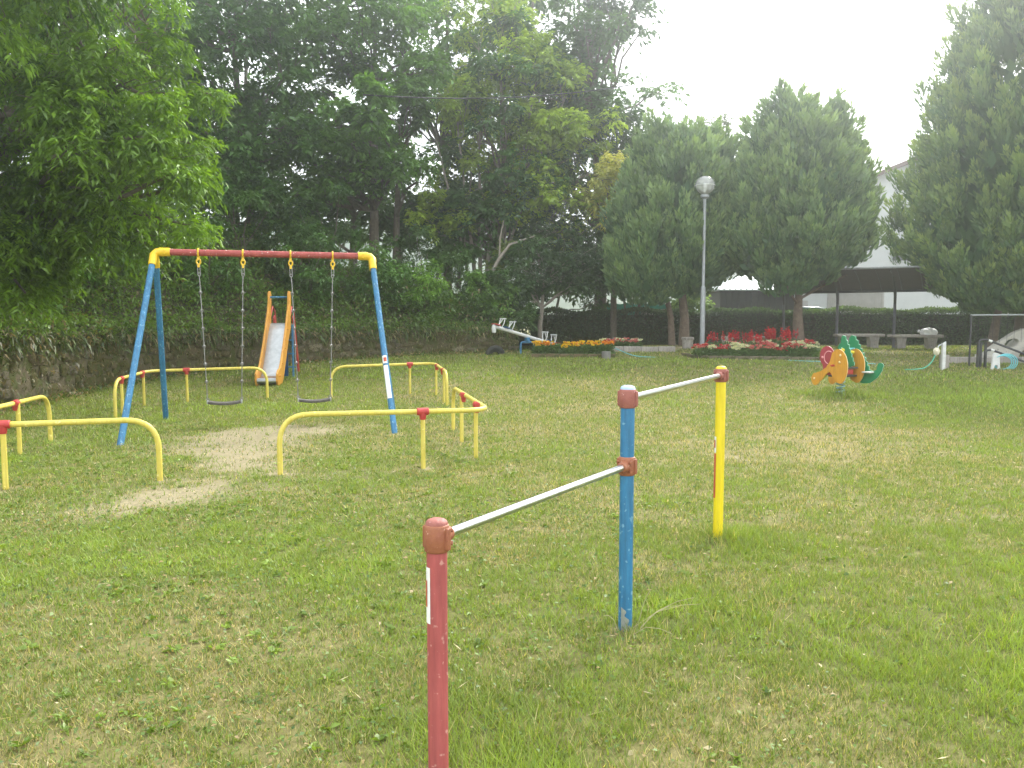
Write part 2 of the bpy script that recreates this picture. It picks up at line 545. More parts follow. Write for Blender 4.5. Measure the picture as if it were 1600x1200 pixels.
def lush(x, y):
    """How green the grass is, 0 straw .. 1 fresh."""
    g = 0.52 + 0.65 * (fbm(x, y, 1.6, 3) - 0.5) + 0.95 * (fbm(x, y, 0.42, 19) - 0.5) + 0.45 * (fbm(x, y, 0.13, 23) - 0.5)
    for cx, cy_, rx, ry, a in [(9.4, 15.2, 2.4, 2.6, 0.8), (1.0, 4.1, 0.7, 0.5, 0.6), (-0.05, 2.9, 0.45, 0.5, 0.6), (-2.9, 4.9, 1.0, 0.7, 0.32),
                               (1.5, 5.5, 0.5, 0.35, 0.7), (-5.3, 9.7, 1.6, 1.8, 0.42), (-2.1, 5.4, 1.6, 0.7, 0.22), (2.5, 3.7, 0.8, 0.9, 0.28),
                               (0.7, 3.5, 0.7, 0.35, 0.3), (-3.2, 21.0, 6.0, 2.2, 0.30), (-5.5, 14.5, 2.5, 2.5, 0.35), (6.4, 15.8, 0.7, 0.6, 0.3),
                               (5.0, 21.6, 4.0, 0.9, 0.25),
                               (2.9, 10.2, 2.6, 1.8, -0.32), (3.7, 8.8, 1.8, 1.3, -0.30), (3.0, 13.4, 3.5, 2.0, -0.25), (-2.1, 3.9, 0.9, 0.5, -0.22),
                               (2.3, 5.3, 0.8, 0.9, -0.25), (1.1, 3.1, 0.5, 0.4, -0.28), (-1.4, 17.5, 2.5, 1.8, -0.1), (4.5, 16.5, 1.8, 2.0, -0.18)]:
        g = g + .75 * a * blob(x, y, cx, cy_, rx, ry)
    return np.clip(g, 0, 1)

# ------------------------------------------------------------------ ground
xs = np.concatenate([np.array([-600, -250, -120, -60, -30]), np.arange(-16, 18.01, 0.17), np.array([22, 30, 60, 120, 250, 600])])
ys = np.concatenate([np.array([-300, -100, -30, -8, -2]), np.arange(0, 31.01, 0.17), np.array([34, 40, 55, 80, 120, 250, 600])])
gx, gy = np.meshgrid(xs, ys)
gz = land(gx, gy)
nb, ng = bare(gx, gy), lush(gx, gy)
soil = np.array([0.255, 0.22, 0.135]); thatch_dry = np.array([0.21, 0.18, 0.08]); thatch_green = np.array([0.10, 0.115, 0.03])
gc = thatch_dry[None, None] * (1 - ng[..., None]) + thatch_green[None, None] * ng[..., None]
gc = gc * (1 - nb[..., None]) + soil * nb[..., None]
ny, nx = gx.shape
idx = np.arange(nx * ny).reshape(ny, nx)
gq = np.stack([idx[:-1, :-1], idx[:-1, 1:], idx[1:, 1:], idx[1:, :-1]], -1).reshape(-1, 4)
gm_ = bpy.data.materials.new('lawn_soil')
gm_.use_nodes = True
nt = gm_.node_tree
pb = nt.nodes['Principled BSDF']
pb.inputs['Roughness'].default_value = 0.95
pb.inputs['Specular IOR Level'].default_value = 0.15
a_ = nt.nodes.new('ShaderNodeAttribute'); a_.attribute_name = 'Col'
tc = nt.nodes.new('ShaderNodeTexCoord')
n1 = nt.nodes.new('ShaderNodeTexNoise'); n1.inputs['Scale'].default_value = 22; n1.inputs['Detail'].default_value = 8; n1.inputs['Roughness'].default_value = 0.75
r1 = nt.nodes.new('ShaderNodeMapRange'); r1.inputs['From Min'].default_value = 0.3; r1.inputs['From Max'].default_value = 0.7; r1.inputs['To Min'].default_value = 0.62; r1.inputs['To Max'].default_value = 1.35
mm = nt.nodes.new('ShaderNodeMix'); mm.data_type = 'RGBA'; mm.blend_type = 'MULTIPLY'; mm.inputs['Factor'].default_value = 1.0
nt.links.new(tc.outputs['Object'], n1.inputs['Vector'])
nt.links.new(n1.outputs['Fac'], r1.inputs['Value'])
nt.links.new(a_.outputs['Color'], mm.inputs['A'])
nt.links.new(r1.outputs['Result'], mm.inputs['B'])
nt.links.new(mm.outputs['Result'], pb.inputs['Base Color'])
bpn = nt.nodes.new('ShaderNodeBump'); bpn.inputs['Strength'].default_value = 0.6; bpn.inputs['Distance'].default_value = 0.03
nt.links.new(n1.outputs['Fac'], bpn.inputs['Height'])
nt.links.new(bpn.outputs['Normal'], pb.inputs['Normal'])
MAT['lawn_soil'] = gm_
gme = mesh_np('ground', np.stack([gx, gy, gz], -1).reshape(-1, 3), gq, None, gc.reshape(-1, 3))
gme.polygons.foreach_set('use_smooth', [True] * len(gme.polygons))
tag(link('ground', gme, 'lawn_soil'), kind='structure')

# wooded hill far behind
hx = np.linspace(-260, 260, 90); hy = np.linspace(110, 260, 24)
HX, HY = np.meshgrid(hx, hy)
HZ = 27 * np.exp(-((HY - 190) / 45.0) ** 2) * (0.55 + 0.45 * np.exp(-((HX + 70) / 80.0) ** 2)) + 6 * (fbm(HX, HY, 30, 8) - 0.5) + 3 * (fbm(HX, HY, 8, 9) - 0.5) - 2
ii = np.arange(HX.size).reshape(HX.shape)
hq = np.stack([ii[:-1, :-1], ii[:-1, 1:], ii[1:, 1:], ii[1:, :-1]], -1).reshape(-1, 4)
tag(link('hills', mesh_np('hills', np.stack([HX, HY, HZ], -1).reshape(-1, 3), hq), 'hill_forest'), kind='structure')

# ------------------------------------------------------------------ bank behind the retaining wall
WALL = [Vector(p) for p in [(-9.6, 2.0), (-9.3, 6.0), (-9.0, 10.0), (-8.9, 13.8), (-8.78, 16.4), (-8.4, 17.9), (-7.6, 19.7), (-5.65, 21.55), (-3.7, 23.2), (-1.9, 24.05), (0.1, 24.75)]]
WALL_TOP = 1.2
wl = [0.0]
for a, b in zip(WALL[:-1], WALL[1:]):
    wl.append(wl[-1] + (b - a).length)
WLEN = wl[-1]


def wall_at(s):
    s = min(max(s, 0), WLEN - 1e-6)
    for i in range(len(wl) - 1):
        if s <= wl[i + 1]:
            t = (s - wl[i]) / (wl[i + 1] - wl[i])
            p0 = WALL[max(i - 1, 0)]; p1 = WALL[i]; p2 = WALL[i + 1]; p3 = WALL[min(i + 2, len(WALL) - 1)]
            p = 0.5 * ((2 * p1) + (p2 - p0) * t + (2 * p0 - 5 * p1 + 4 * p2 - p3) * t * t + (3 * p1 - p0 - 3 * p2 + p3) * t ** 3)
            d = 0.5 * ((p2 - p0) + 2 * (2 * p0 - 5 * p1 + 4 * p2 - p3) * t + 3 * (3 * p1 - p0 - 3 * p2 + p3) * t * t)
            d.normalize()
            return p, Vector((d.x, d.y)), Vector((d.y, -d.x))      # point, along, outward normal towards the lawn
    return WALL[-1], Vector((1, 0)), Vector((0, -1))


BANK_OFF = [0.02, 0.3, 0.8, 1.5, 2.4, 3.4, 4.6, 6.2, 9.0, 16.0, 30.0]
BANK_H = [0.0, 0.12, 0.4, 0.95, 1.6, 2.15, 2.55, 2.75, 2.7, 2.2, -3.0]


def bank_k(s):
    return max(0.0, min(1.0, (WLEN + 0.5 - s) / 5.5)) ** 0.8 * 0.85 + 0.15


def bank_pt(s, off):
    """Point on the bank, off metres behind the wall face."""
    p, d, n = wall_at(s)
    h = float(np.interp(off, BANK_OFF, BANK_H)) * bank_k(s)
    q = p - n * off
    return Vector((q.x, q.y, WALL_TOP + h + 0.12 * (float(vnoise(q.x, q.y, 0.9, 4)) - 0.5)))


bs = np.linspace(0, WLEN, 70)
bv = [bank_pt(s, o) for s in bs for o in BANK_OFF]
nb_ = len(BANK_OFF)
bq = [(i * nb_ + j, i * nb_ + j + 1, (i + 1) * nb_ + j + 1, (i + 1) * nb_ + j) for i in range(len(bs) - 1) for j in range(nb_ - 1)]
# close the right-hand end of the bank down to the ground
for j, o in enumerate(BANK_OFF):
    v = bv[(len(bs) - 1) * nb_ + j]
    bv.append(Vector((v.x + 1.4, v.y + 0.6, 0.55)))
e0, e1 = (len(bs) - 1) * nb_, len(bs) * nb_
bq += [(e0 + j, e0 + j + 1, e1 + j + 1, e1 + j) for j in range(nb_ - 1)]
bme = mesh_np('bank', [tuple(v) for v in bv], bq)
bme.polygons.foreach_set('use_smooth', [True] * len(bme.polygons))
tag(link('bank', bme, 'earth'), kind='structure')

# ------------------------------------------------------------------ retaining wall: mortar core and single stones
rw = thing('retaining_wall', 'low mossy stone retaining wall holding back the wooded bank on the left', 'wall')
m = MB()
n_s = 90
for i in range(n_s):
    s = WLEN * i / (n_s - 1)
    p, d, n = wall_at(s)
    q = p - n * 0.35
    t = WALL_TOP + 0.05 * math.sin(s * 2.1) + 0.04 * math.sin(s * 5.3)
    m.v += [(p.x + n.x * 0.02, p.y + n.y * 0.02, lz(p.x, p.y) - 0.3), (p.x - n.x * 0.06, p.y - n.y * 0.06, t), (q.x, q.y, t), (q.x, q.y, lz(p.x, p.y) - 0.3)]
for i in range(n_s - 1):
    for j in range(4):
        k = (j + 1) % 4
        m.f.append((i * 4 + j, i * 4 + k, (i + 1) * 4 + k, (i + 1) * 4 + j))
m.f += [(0, 1, 2, 3), tuple((n_s - 1) * 4 + j for j in (3, 2, 1, 0))]
m.build('mortar_core', 'mortar', rw, smooth=False)

stone_mesh = {}
for mt in ('stone_moss', 'stone_grey', 'stone_brown', 'stone_pale'):
    for v in range(4):
        bm = bmesh.new()
        bmesh.ops.create_cube(bm, size=1.0)
        bmesh.ops.subdivide_edges(bm, edges=bm.edges[:], cuts=1, use_grid_fill=True)
        for vert in bm.verts:
            c = vert.co
            k = 1.0 - 0.16 * ((abs(c.x) > .4) + (abs(c.y) > .4) + (abs(c.z) > .4) - 1)
            vert.co = c * k + Vector([random.uniform(-0.09, 0.09) for _ in range(3)])
        me = bpy.data.meshes.new('stone')
        bm.to_mesh(me); bm.free()
        me.polygons.foreach_set('use_smooth', [True] * len(me.polygons))
        me.materials.append(MAT[mt])
        stone_mesh[(mt, v)] = me
n_st = 0
s = 7.0
rows = [0.14, 0.42, 0.68, 0.92]
while s < WLEN - 0.1:
    step = 0
    for r_, zf in enumerate(rows):
        p, d, n = wall_at(s + 0.14 * (r_ % 2) + random.uniform(-.06, .06))
        z0 = lz(p.x, p.y)
        hgt = WALL_TOP - z0
        if random.random() < 0.16 or n_st >= 290:
            continue
        w = random.uniform(0.18, 0.46); h = hgt * random.uniform(0.15, 0.32); t = random.uniform(0.06, 0.13)
        mossy = s < 17.5
        mt = random.choices(['stone_moss', 'stone_brown', 'stone_grey', 'stone_pale'], [7, 3, .5, 0.0] if mossy else [1.5, 3, 3, .7])[0]
        o = link('stone', stone_mesh[(mt, random.randrange(4))], None, rw)
        lean = 0.06 * zf
        o.location = (p.x - n.x * (lean - 0.0), p.y - n.y * (lean - 0.0), z0 + hgt * min(.95, zf + random.uniform(-.07, .07)))
        o.scale = (w, t, h)
        o.rotation_euler = (random.uniform(-.15, .15), random.uniform(-.2, .2), math.atan2(d.y, d.x) + random.uniform(-.12, .12))
        n_st += 1
    s += 0.33

# ------------------------------------------------------------------ helpers: foliage
def unit(a):
    return a / np.maximum(np.linalg.norm(a, axis=-1, keepdims=True), 1e-9)


def leaf_cards(P, D, L, W, up=None, droop=0.15, fold=0.0):
    """Pointed leaf shapes: base, two shoulders, drooping tip. P, D: n x 3; L, W: n."""
    n = len(P)
    if up is None:
        up = unit(rng.normal(0, 0.45, (n, 3)) + np.array([0, 0, 1.0]))
    S = unit(np.cross(D, up) + 1e-6)
    L, W = np.asarray(L)[:, None], np.asarray(W)[:, None]
    N = np.cross(S, D)
    tip = P + D * L
    tip[:, 2] -= droop * L[:, 0]
    mid = P + D * L * 0.45
    V = np.stack([P, mid + S * W * 0.5 + N * fold * W, tip, mid - S * W * 0.5 + N * fold * W], 1).reshape(-1, 3)
    Q = np.arange(n * 4).reshape(n, 4)
    return V, Q


def crown_cards(clumps, twigs, per, L, W, dark, light, twig_up=0.1, droop=0.2, spread=0.9, flat=1.0):
    """Leafy twigs fanning out of clump centres. clumps: k x 5 (x, y, z, radius, height radius)."""
    k = len(clumps)
    cl = np.repeat(np.asarray(clumps, float), twigs, axis=0)
    n = len(cl)
    d = unit(rng.normal(0, 1, (n, 3)) * np.array([1, 1, 0.75]) + np.array([0, 0, twig_up]))
    rad = np.stack([cl[:, 3], cl[:, 3], cl[:, 4]], 1)
    o = cl[:, :3] + d * rad * rng.uniform(0.0, 0.55, (n, 1))
    e = cl[:, :3] + d * rad * rng.uniform(0.75, 1.12, (n, 1))
    e[:, 2] -= droop * rad[:, 0] * rng.uniform(0, 1, n)
    t = rng.uniform(0.12, 1.0, (n, per))
    base = o[:, None] + (e - o)[:, None] * t[..., None]
    base[..., 2] += 0.12 * (t * (1 - t)) * rad[:, :1]
    tw = unit(e - o)[:, None]
    side = unit(np.cross(tw, np.array([0, 0, 1.0])) + 1e-6)
    sg = np.where(rng.random((n, per)) < 0.5, -1.0, 1.0)[..., None]
    D = unit(tw * 0.55 + side * sg * spread + rng.normal(0, 0.28, (n, per, 3)) + np.array([0, 0, -0.18]))
    m_ = n * per
    size = rng.uniform(0.65, 1.3, m_)
    V, Q = leaf_cards(base.reshape(-1, 3) + rng.normal(0, 0.03, (m_, 3)), D.reshape(-1, 3), L * size, W * size, droop=0.25)
    f = np.clip(np.repeat(rng.uniform(-.25, 1.25, k), twigs * per) * 0.5 + np.repeat(rng.uniform(0, 1, n), per) * 0.25 + rng.uniform(0, 1, m_) * 0.3, 0, 1)[:, None]
    col = np.asarray(dark) * (1 - f) + np.asarray(light) * f
    col *= np.array([1.95, 2.05, 1.35]) * rng.uniform(0.8, 1.2, (m_, 1))
    return V, Q, np.repeat(col, 4, axis=0)


def join_cards(parts):
    Vs, Qs, Cs, n = [], [], [], 0
    for V, Q, c in parts:
        Vs.append(V); Qs.append(Q + n); Cs.append(c); n += len(V)
    return np.concatenate(Vs), np.concatenate(Qs), np.concatenate(Cs)


def bend(a, b, k, n=5, rnd=0.06):
    """A limb from a to b, bowed upwards by k, slightly crooked."""
    a, b = Vector(a), Vector(b)
    L = (b - a).length
    pts = []
    for i in range(n + 1):
        t = i / n
        p = a.lerp(b, t) + Vector((0, 0, k * L * 4 * t * (1 - t)))
        if 0 < i < n:
            p += Vector([random.uniform(-rnd, rnd) * L for _ in range(3)])
        pts.append(p)
    return pts


def tree(name, label, cat, base, stems, clumps, bark='bark', leaf=(0.14, 0.07), twigs=34, per=13, dark=(0.02, 0.05, 0.012), light=(0.06, 0.13, 0.025),
         droop=0.2, group=None, twig_up=0.1, limb_r=0.035):
    """stems: list of (path, r0, r1); clumps: list (x, y, z, r, rz) in world coordinates."""
    root = thing(name, label, cat, base, 0, group)
    b = Vector(base)
    tm = MB()
    joints = []
    for path, r0, r1 in stems:
        path = [Vector(p) - b for p in path]
        n = len(path)
        rr = [r0 + (r1 - r0) * (i / (n - 1)) ** 0.8 for i in range(n)]
        tm.tube(path, rr, 9)
        for i in range(n):
            joints.append((path[i], rr[i]))
    bmx = MB()
    for c in clumps:
        cv = Vector(c[:3]) - b
        cand = [j for j in joints if j[0].z < cv.z + 0.3]
        if not cand: cand = joints
        j = min(cand, key=lambda q: (q[0] - cv).length + 0.6 * max(0, q[0].z - cv.z + 0.8))
        dist = (cv - j[0]).length
        r = min(j[1] * 0.65, limb_r + 0.012 * dist)
        pts = bend(j[0], cv, 0.05, 5)
        bmx.tube(pts, [max(0.008, r * (1 - 0.8 * i / 5)) for i in range(6)], 6)
        for _ in range(3):
            q = pts[random.choice([3, 4, 5])]
            e = cv + Vector([random.uniform(-1, 1) * c[3] * 0.8, random.uniform(-1, 1) * c[3] * 0.8, random.uniform(-.5, .8) * c[4]])
            bmx.tube(bend(q, e, 0.06, 3), [0.012, 0.009, 0.007, 0.004], 5)
    tk = tm.build('trunk', bark, root)
    bmx.build('limb', bark, tk)
    V, Q, col = crown_cards(clumps, twigs, per, leaf[0], leaf[1], dark, light, droop=droop, twig_up=twig_up)
    link('crown', mesh_np('crown', V - np.array(base), Q, None, col), 'leaf', root)
    return root


def ball(c, r, n, cr, seed=None, hollow=0.0):
    """n clump centres spread through an ellipsoid c, r; clump radius range cr."""
    out = []
    tries = 0
    while len(out) < n and tries < n * 60:
        tries += 1
        p = np.array([random.uniform(-1, 1) for _ in range(3)])
        q = np.linalg.norm(p)
        if q > 1 or q < hollow:
            continue
        w = np.array(c) + p * np.array(r)
        if any((w[0] - o[0]) ** 2 + (w[1] - o[1]) ** 2 + (w[2] - o[2]) ** 2 < (0.55 * cr[0]) ** 2 for o in out):
            continue
        cc = random.uniform(*cr)
        out.append((w[0], w[1], w[2], cc, cc * random.uniform(0.65, 0.95)))
    return out


def gpath(x, y, z, pts):
    return [(x + a, y + b, z + c) for a, b, c in pts]


# ------------------------------------------------------------------ broad-leaved trees on and behind the bank
# near tree hanging over the left edge
cl = ball((-7.9, 13.2, 5.3), (2.6, 2.6, 2.2), 46, (0.55, 0.95)) + ball((-6.3, 13.4, 4.6), (1.5, 1.6, 2.0), 26, (0.45, 0.75)) + \
    ball((-7.6, 14.2, 3.2), (1.6, 1.6, 0.9), 14, (0.4, 0.65)) + ball((-8.2, 12.2, 7.2), (3.4, 3.0, 1.2), 26, (0.6, 0.95)) + \
    ball((-9.0, 12.2, 3.4), (1.4, 2.2, 1.5), 22, (0.5, 0.8)) + ball((-8.2, 13.6, 2.5), (.9, 1.0, .7), 8, (.35, .55))
bz = bank_pt(13.0, 2.0)
tree('leafy_tree', 'large near tree hanging long drooping leafy branches over the left edge of the lawn', 'tree', tuple(bz),
     [([bz, bz + Vector((0.15, .1, 1.5)), bz + Vector((0.5, .3, 3.0)), bz + Vector((0.9, .5, 4.6)), bz + Vector((1.1, .3, 6.4))], 0.2, 0.06),
      ([bz + Vector((0.3, .2, 2.0)), bz + Vector((1.6, .2, 3.0)), bz + Vector((3.0, .3, 3.6)), bz + Vector((4.0, .4, 3.9))], 0.1, 0.03)],
     cl, leaf=(0.125, 0.036), twigs=44, per=17, dark=(0.018, 0.045, 0.006), light=(0.095, 0.165, 0.012), droop=0.75)

# tall dark trees behind the swing set
b1 = bank_pt(21.0, 4.8)
cl = ball((-8.6, 24.8, 8.6), (2.7, 2.2, 4.4), 64, (0.6, 1.05)) + ball((-9.0, 23.6, 5.2), (2.2, 1.6, 1.6), 14, (0.5, 0.8))
tree('leafy_tree', 'tall dark green tree with a bare crooked limb behind the left swing leg', 'tree', tuple(b1),
     [([b1, b1 + Vector((-.1, 0, 2)), b1 + Vector((.15, .1, 4)), b1 + Vector((.1, 0, 6)), b1 + Vector((.4, 0, 8.6))], 0.18, 0.05),
      ([b1 + Vector((0, 0, 2.4)), b1 + Vector((.6, -.3, 3.1)), b1 + Vector((1.0, -.4, 4.2)), b1 + Vector((1.7, -.5, 5.0))], 0.07, 0.025)],
     cl, twigs=30, per=13, leaf=(0.19, 0.09), dark=(0.018, 0.045, 0.014), light=(0.055, 0.115, 0.03), group='trees on the wooded bank')
b2 = bank_pt(24.2, 5.2)
cl = ball((-5.4, 27.2, 10.0), (3.1, 2.3, 4.6), 76, (0.6, 1.1)) + ball((-4.6, 26.2, 6.6), (2.0, 1.4, 1.0), 10, (0.5, 0.8)) + ball((-4.6, 24.0, 7.8), (.9, .6, .7), 6, (0.45, 0.7)) + ball((-7.2, 26.2, 6.2), (1.4, 1.2, 1.4), 8, (0.5, 0.8))
tree('leafy_tree', 'tall full tree with two straight dark trunks rising above the swing beam', 'tree', tuple(b2),
     [([b2, b2 + Vector((.05, 0, 2.2)), b2 + Vector((-.05, 0, 4.4)), b2 + Vector((.1, 0, 6.6)), b2 + Vector((.2, 0, 9))], 0.2, 0.05),
      ([b2 + Vector((.75, .2, -.1)), b2 + Vector((.8, .2, 2.0)), b2 + Vector((.9, .2, 4)), b2 + Vector((1.2, .2, 7.4))], 0.15, 0.04)],
     cl, twigs=30, per=13, leaf=(0.19, 0.09), dark=(0.024, 0.055, 0.014), light=(0.075, 0.15, 0.03), group='trees on the wooded bank')
b3 = bank_pt(27.3, 3.6)
fan = []
stems3 = []
for dx, dy, tz, r in [(-.9, 1.2, 8.6, .09), (-.1, 1.5, 9.4, .1), (.8, 1.2, 9.2, .1), (1.8, 1.0, 8.6, .09), (2.6, 1.0, 7.4, .075), (-1.8, .8, 7.0, .07)]:
    p0 = b3 + Vector((dx * .12, dy * .1, 0))
    stems3.append(([p0, p0 + Vector((dx * .18, dy * .2, 1.8)), p0 + Vector((dx * .45, dy * .5, 3.8)), p0 + Vector((dx * .75, dy * .8, 6)), p0 + Vector((dx, dy, tz))], r, 0.02))
cl = ball((b3.x + 1.0, b3.y + 1.5, 9.2), (3.4, 1.7, 5.0), 80, (0.5, 1.0)) + ball((b3.x + 2.8, b3.y + 1.0, 7.0), (2.2, 1.4, 2.8), 28, (0.5, 0.85)) + ball((b3.x - 1.6, b3.y + .2, 5.6), (1.2, 1.0, 1.2), 7, (0.45, 0.7))
tree('multi_stemmed_tree', 'pale green tree with many slender stems fanning up from one foot', 'tree', tuple(b3), stems3, cl, bark='bark_pale',
     twigs=26, per=12, leaf=(0.18, 0.09), dark=(0.075, 0.12, 0.016), light=(0.22, 0.285, 0.04))
# leaning dead trunk and climbing ivy in front of it
ld = bank_pt(26.3, 2.2)
dd = thing('dead_trunk', 'bare pale dead trunk leaning across the foot of the slender stemmed tree', 'tree trunk', tuple(ld))
MB().tube([(0, 0, -.1), (.55, .3, .9), (1.0, .5, 1.75), (1.35, .6, 2.2), (2.2, .7, 2.5)], [.075, .065, .055, .045, .02], 9).build('trunk', 'bark_pale', dd)
MB().tube([(1.0, .5, 1.75), (1.02, .45, 2.4), (1.15, .5, 3.0)], [.035, .028, .015], 7).build('branch', 'bark_pale', dd)
n = 1500
ph = rng.uniform(0, 1, n)
ivc = np.stack([b3.x + 0.15 + 0.75 * ph ** 2, np.full(n, b3.y - 0.25), b3.z - 0.2 + ph * 2.5], 1) + rng.normal(0, 0.13, (n, 3))
V, Q = leaf_cards(ivc, unit(rng.normal(0, 1, (n, 3)) + np.array([0.2, -0.6, -0.6])), rng.uniform(.07, .13, n), rng.uniform(.06, .1, n), up=unit(rng.normal(0, .5, (n, 3)) + np.array([0, -1, .5])))
f = rng.uniform(0, 1, (n, 1))
iv = thing('ivy', 'yellow green ivy climbing the foot of the slender stemmed tree', 'climbing plant', tuple(b3))
link('foliage', mesh_np('foliage', V - np.array(b3), Q, None, np.repeat(np.array([.1, .16, .02]) * (1 - f) + np.array([.2, .26, .03]) * f, 4, 0)), 'leaf', iv)
MB().tube([(0.12, -.2, -.2), (.2, -.22, .8), (.4, -.22, 1.6), (.85, -.2, 2.2)], [.03, .025, .02, .01], 6).build('stem', 'bark', iv)

b4 = Vector((-0.4, 29.0, 1.6))
cl = ball((-0.3, 29.0, 8.0), (2.6, 2.0, 4.2), 34, (0.6, 1.0)) + ball((-1.6, 28.4, 4.6), (2.0, 1.4, 1.4), 12, (.5, .8))
tree('leafy_tree', 'dark tree with one thick trunk behind the slender stemmed tree', 'tree', tuple(b4),
     [([b4 - Vector((0, 0, .6)), b4 + Vector((0, 0, 2)), b4 + Vector((.15, 0, 4.5)), b4 + Vector((0, 0, 8.5))], .22, .05)], cl, twigs=26, per=12, leaf=(.2, .1),
     dark=(.016, .042, .016), light=(.05, .105, .03), group='trees on the wooded bank')
b5 = Vector((3.4, 31.0, 0.7))
cl = ball((3.05, 31.0, 10.7), (2.6, 2.0, 4.7), 68, (.6, 1.0)) + ball((4.4, 30.4, 6.9), (1.5, 1.3, 1.9), 14, (.5, .8))
tree('leafy_tree', 'tall dark tree standing against the white sky left of the conifers', 'tree', tuple(b5),
     [([b5 - Vector((0, 0, .2)), b5 + Vector((0, 0, 4)), b5 + Vector((-.3, 0, 8)), b5 + Vector((-.6, 0, 13.5))], .28, .05)], cl, twigs=26, per=12, leaf=(.2, .1),
     dark=(.016, .04, .018), light=(.045, .09, .032))
b6 = Vector((3.6, 28.6, 0.7))
cl = ball((3.55, 28.6, 5.7), (1.25, 1.1, 1.6), 20, (.45, .7))
tree('flowering_tree', 'cream flowering tree beside the left conifer', 'tree', tuple(b6),
     [([b6 - Vector((0, 0, .2)), b6 + Vector((0, 0, 2)), b6 + Vector((.1, 0, 4)), b6 + Vector((0, 0, 6.4))], .14, .04)], cl, twigs=30, per=13, leaf=(.15, .06),
     dark=(.1, .13, .04), light=(.42, .38, .17), droop=.1)
# dark understorey between the bank and the hedge
b7 = Vector((0.55, 27.4, 0.66))
cl = ball((0.7, 27.6, 3.6), (1.9, 1.4, 1.4), 22, (.5, .85)) + ball((2.4, 27.9, 3.3), (1.2, 1.0, 1.2), 10, (.45, .75))
tree('understorey_tree', 'small dark tree with a pale bare trunk behind the seesaw', 'tree', tuple(b7),
     [([b7 + Vector((.42, 0, -.1)), b7 + Vector((.4, 0, .7)), b7 + Vector((.47, 0, 1.3)), b7 + Vector((.5, .1, 2.0)), b7 + Vector((.3, .2, 3.4))], .1, .04)], cl, bark='bark_pale',
     twigs=30, per=13, leaf=(.14, .07), dark=(.013, .034, .014), light=(.035, .075, .025), group='understorey trees by the hedge')
b8 = Vector((1.45, 29.0, 0.68))
cl = ball((1.4, 29.4, 4.4), (1.8, 1.4, 1.8), 24, (.5, .9)) + ball((2.9, 30.2, 3.4), (1.2, 1.2, 1.5), 12, (.5, .8))
tree('understorey_tree', 'small dark tree with a thin slanting trunk above the hedge end', 'tree', tuple(b8),
     [([b8 + Vector((-.1, 0, -.1)), b8 + Vector((.1, 0, 1.0)), b8 + Vector((.3, 0, 2.0)), b8 + Vector((.2, .2, 4))], .07, .03)], cl, bark='bark_pale',
     twigs=28, per=13, leaf=(.15, .075), dark=(.013, .034, .014), light=(.035, .075, .025), group='understorey trees by the hedge')
b9 = Vector((4.55, 29.9, .68))
cl = ball((4.5, 30.4, 3.9), (1.5, 1.0, 1.3), 16, (.5, .8))
tree('understorey_tree', 'small tree with a reddish leaning trunk in front of the green net', 'tree', tuple(b9),
     [([b9 + Vector((-.2, 0, -.1)), b9 + Vector((0, 0, .9)), b9 + Vector((.3, 0, 1.8)), b9 + Vector((.2, .2, 3.6))], .1, .04),
      ([b9 + Vector((-.15, 0, .2)), b9 + Vector((-.35, 0, 1.2)), b9 + Vector((-.5, 0, 2.2))], .05, .03)], cl, bark='bark_conifer',
     twigs=28, per=13, leaf=(.14, .07), dark=(.015, .038, .014), light=(.045, .09, .028), group='understorey trees by the hedge')
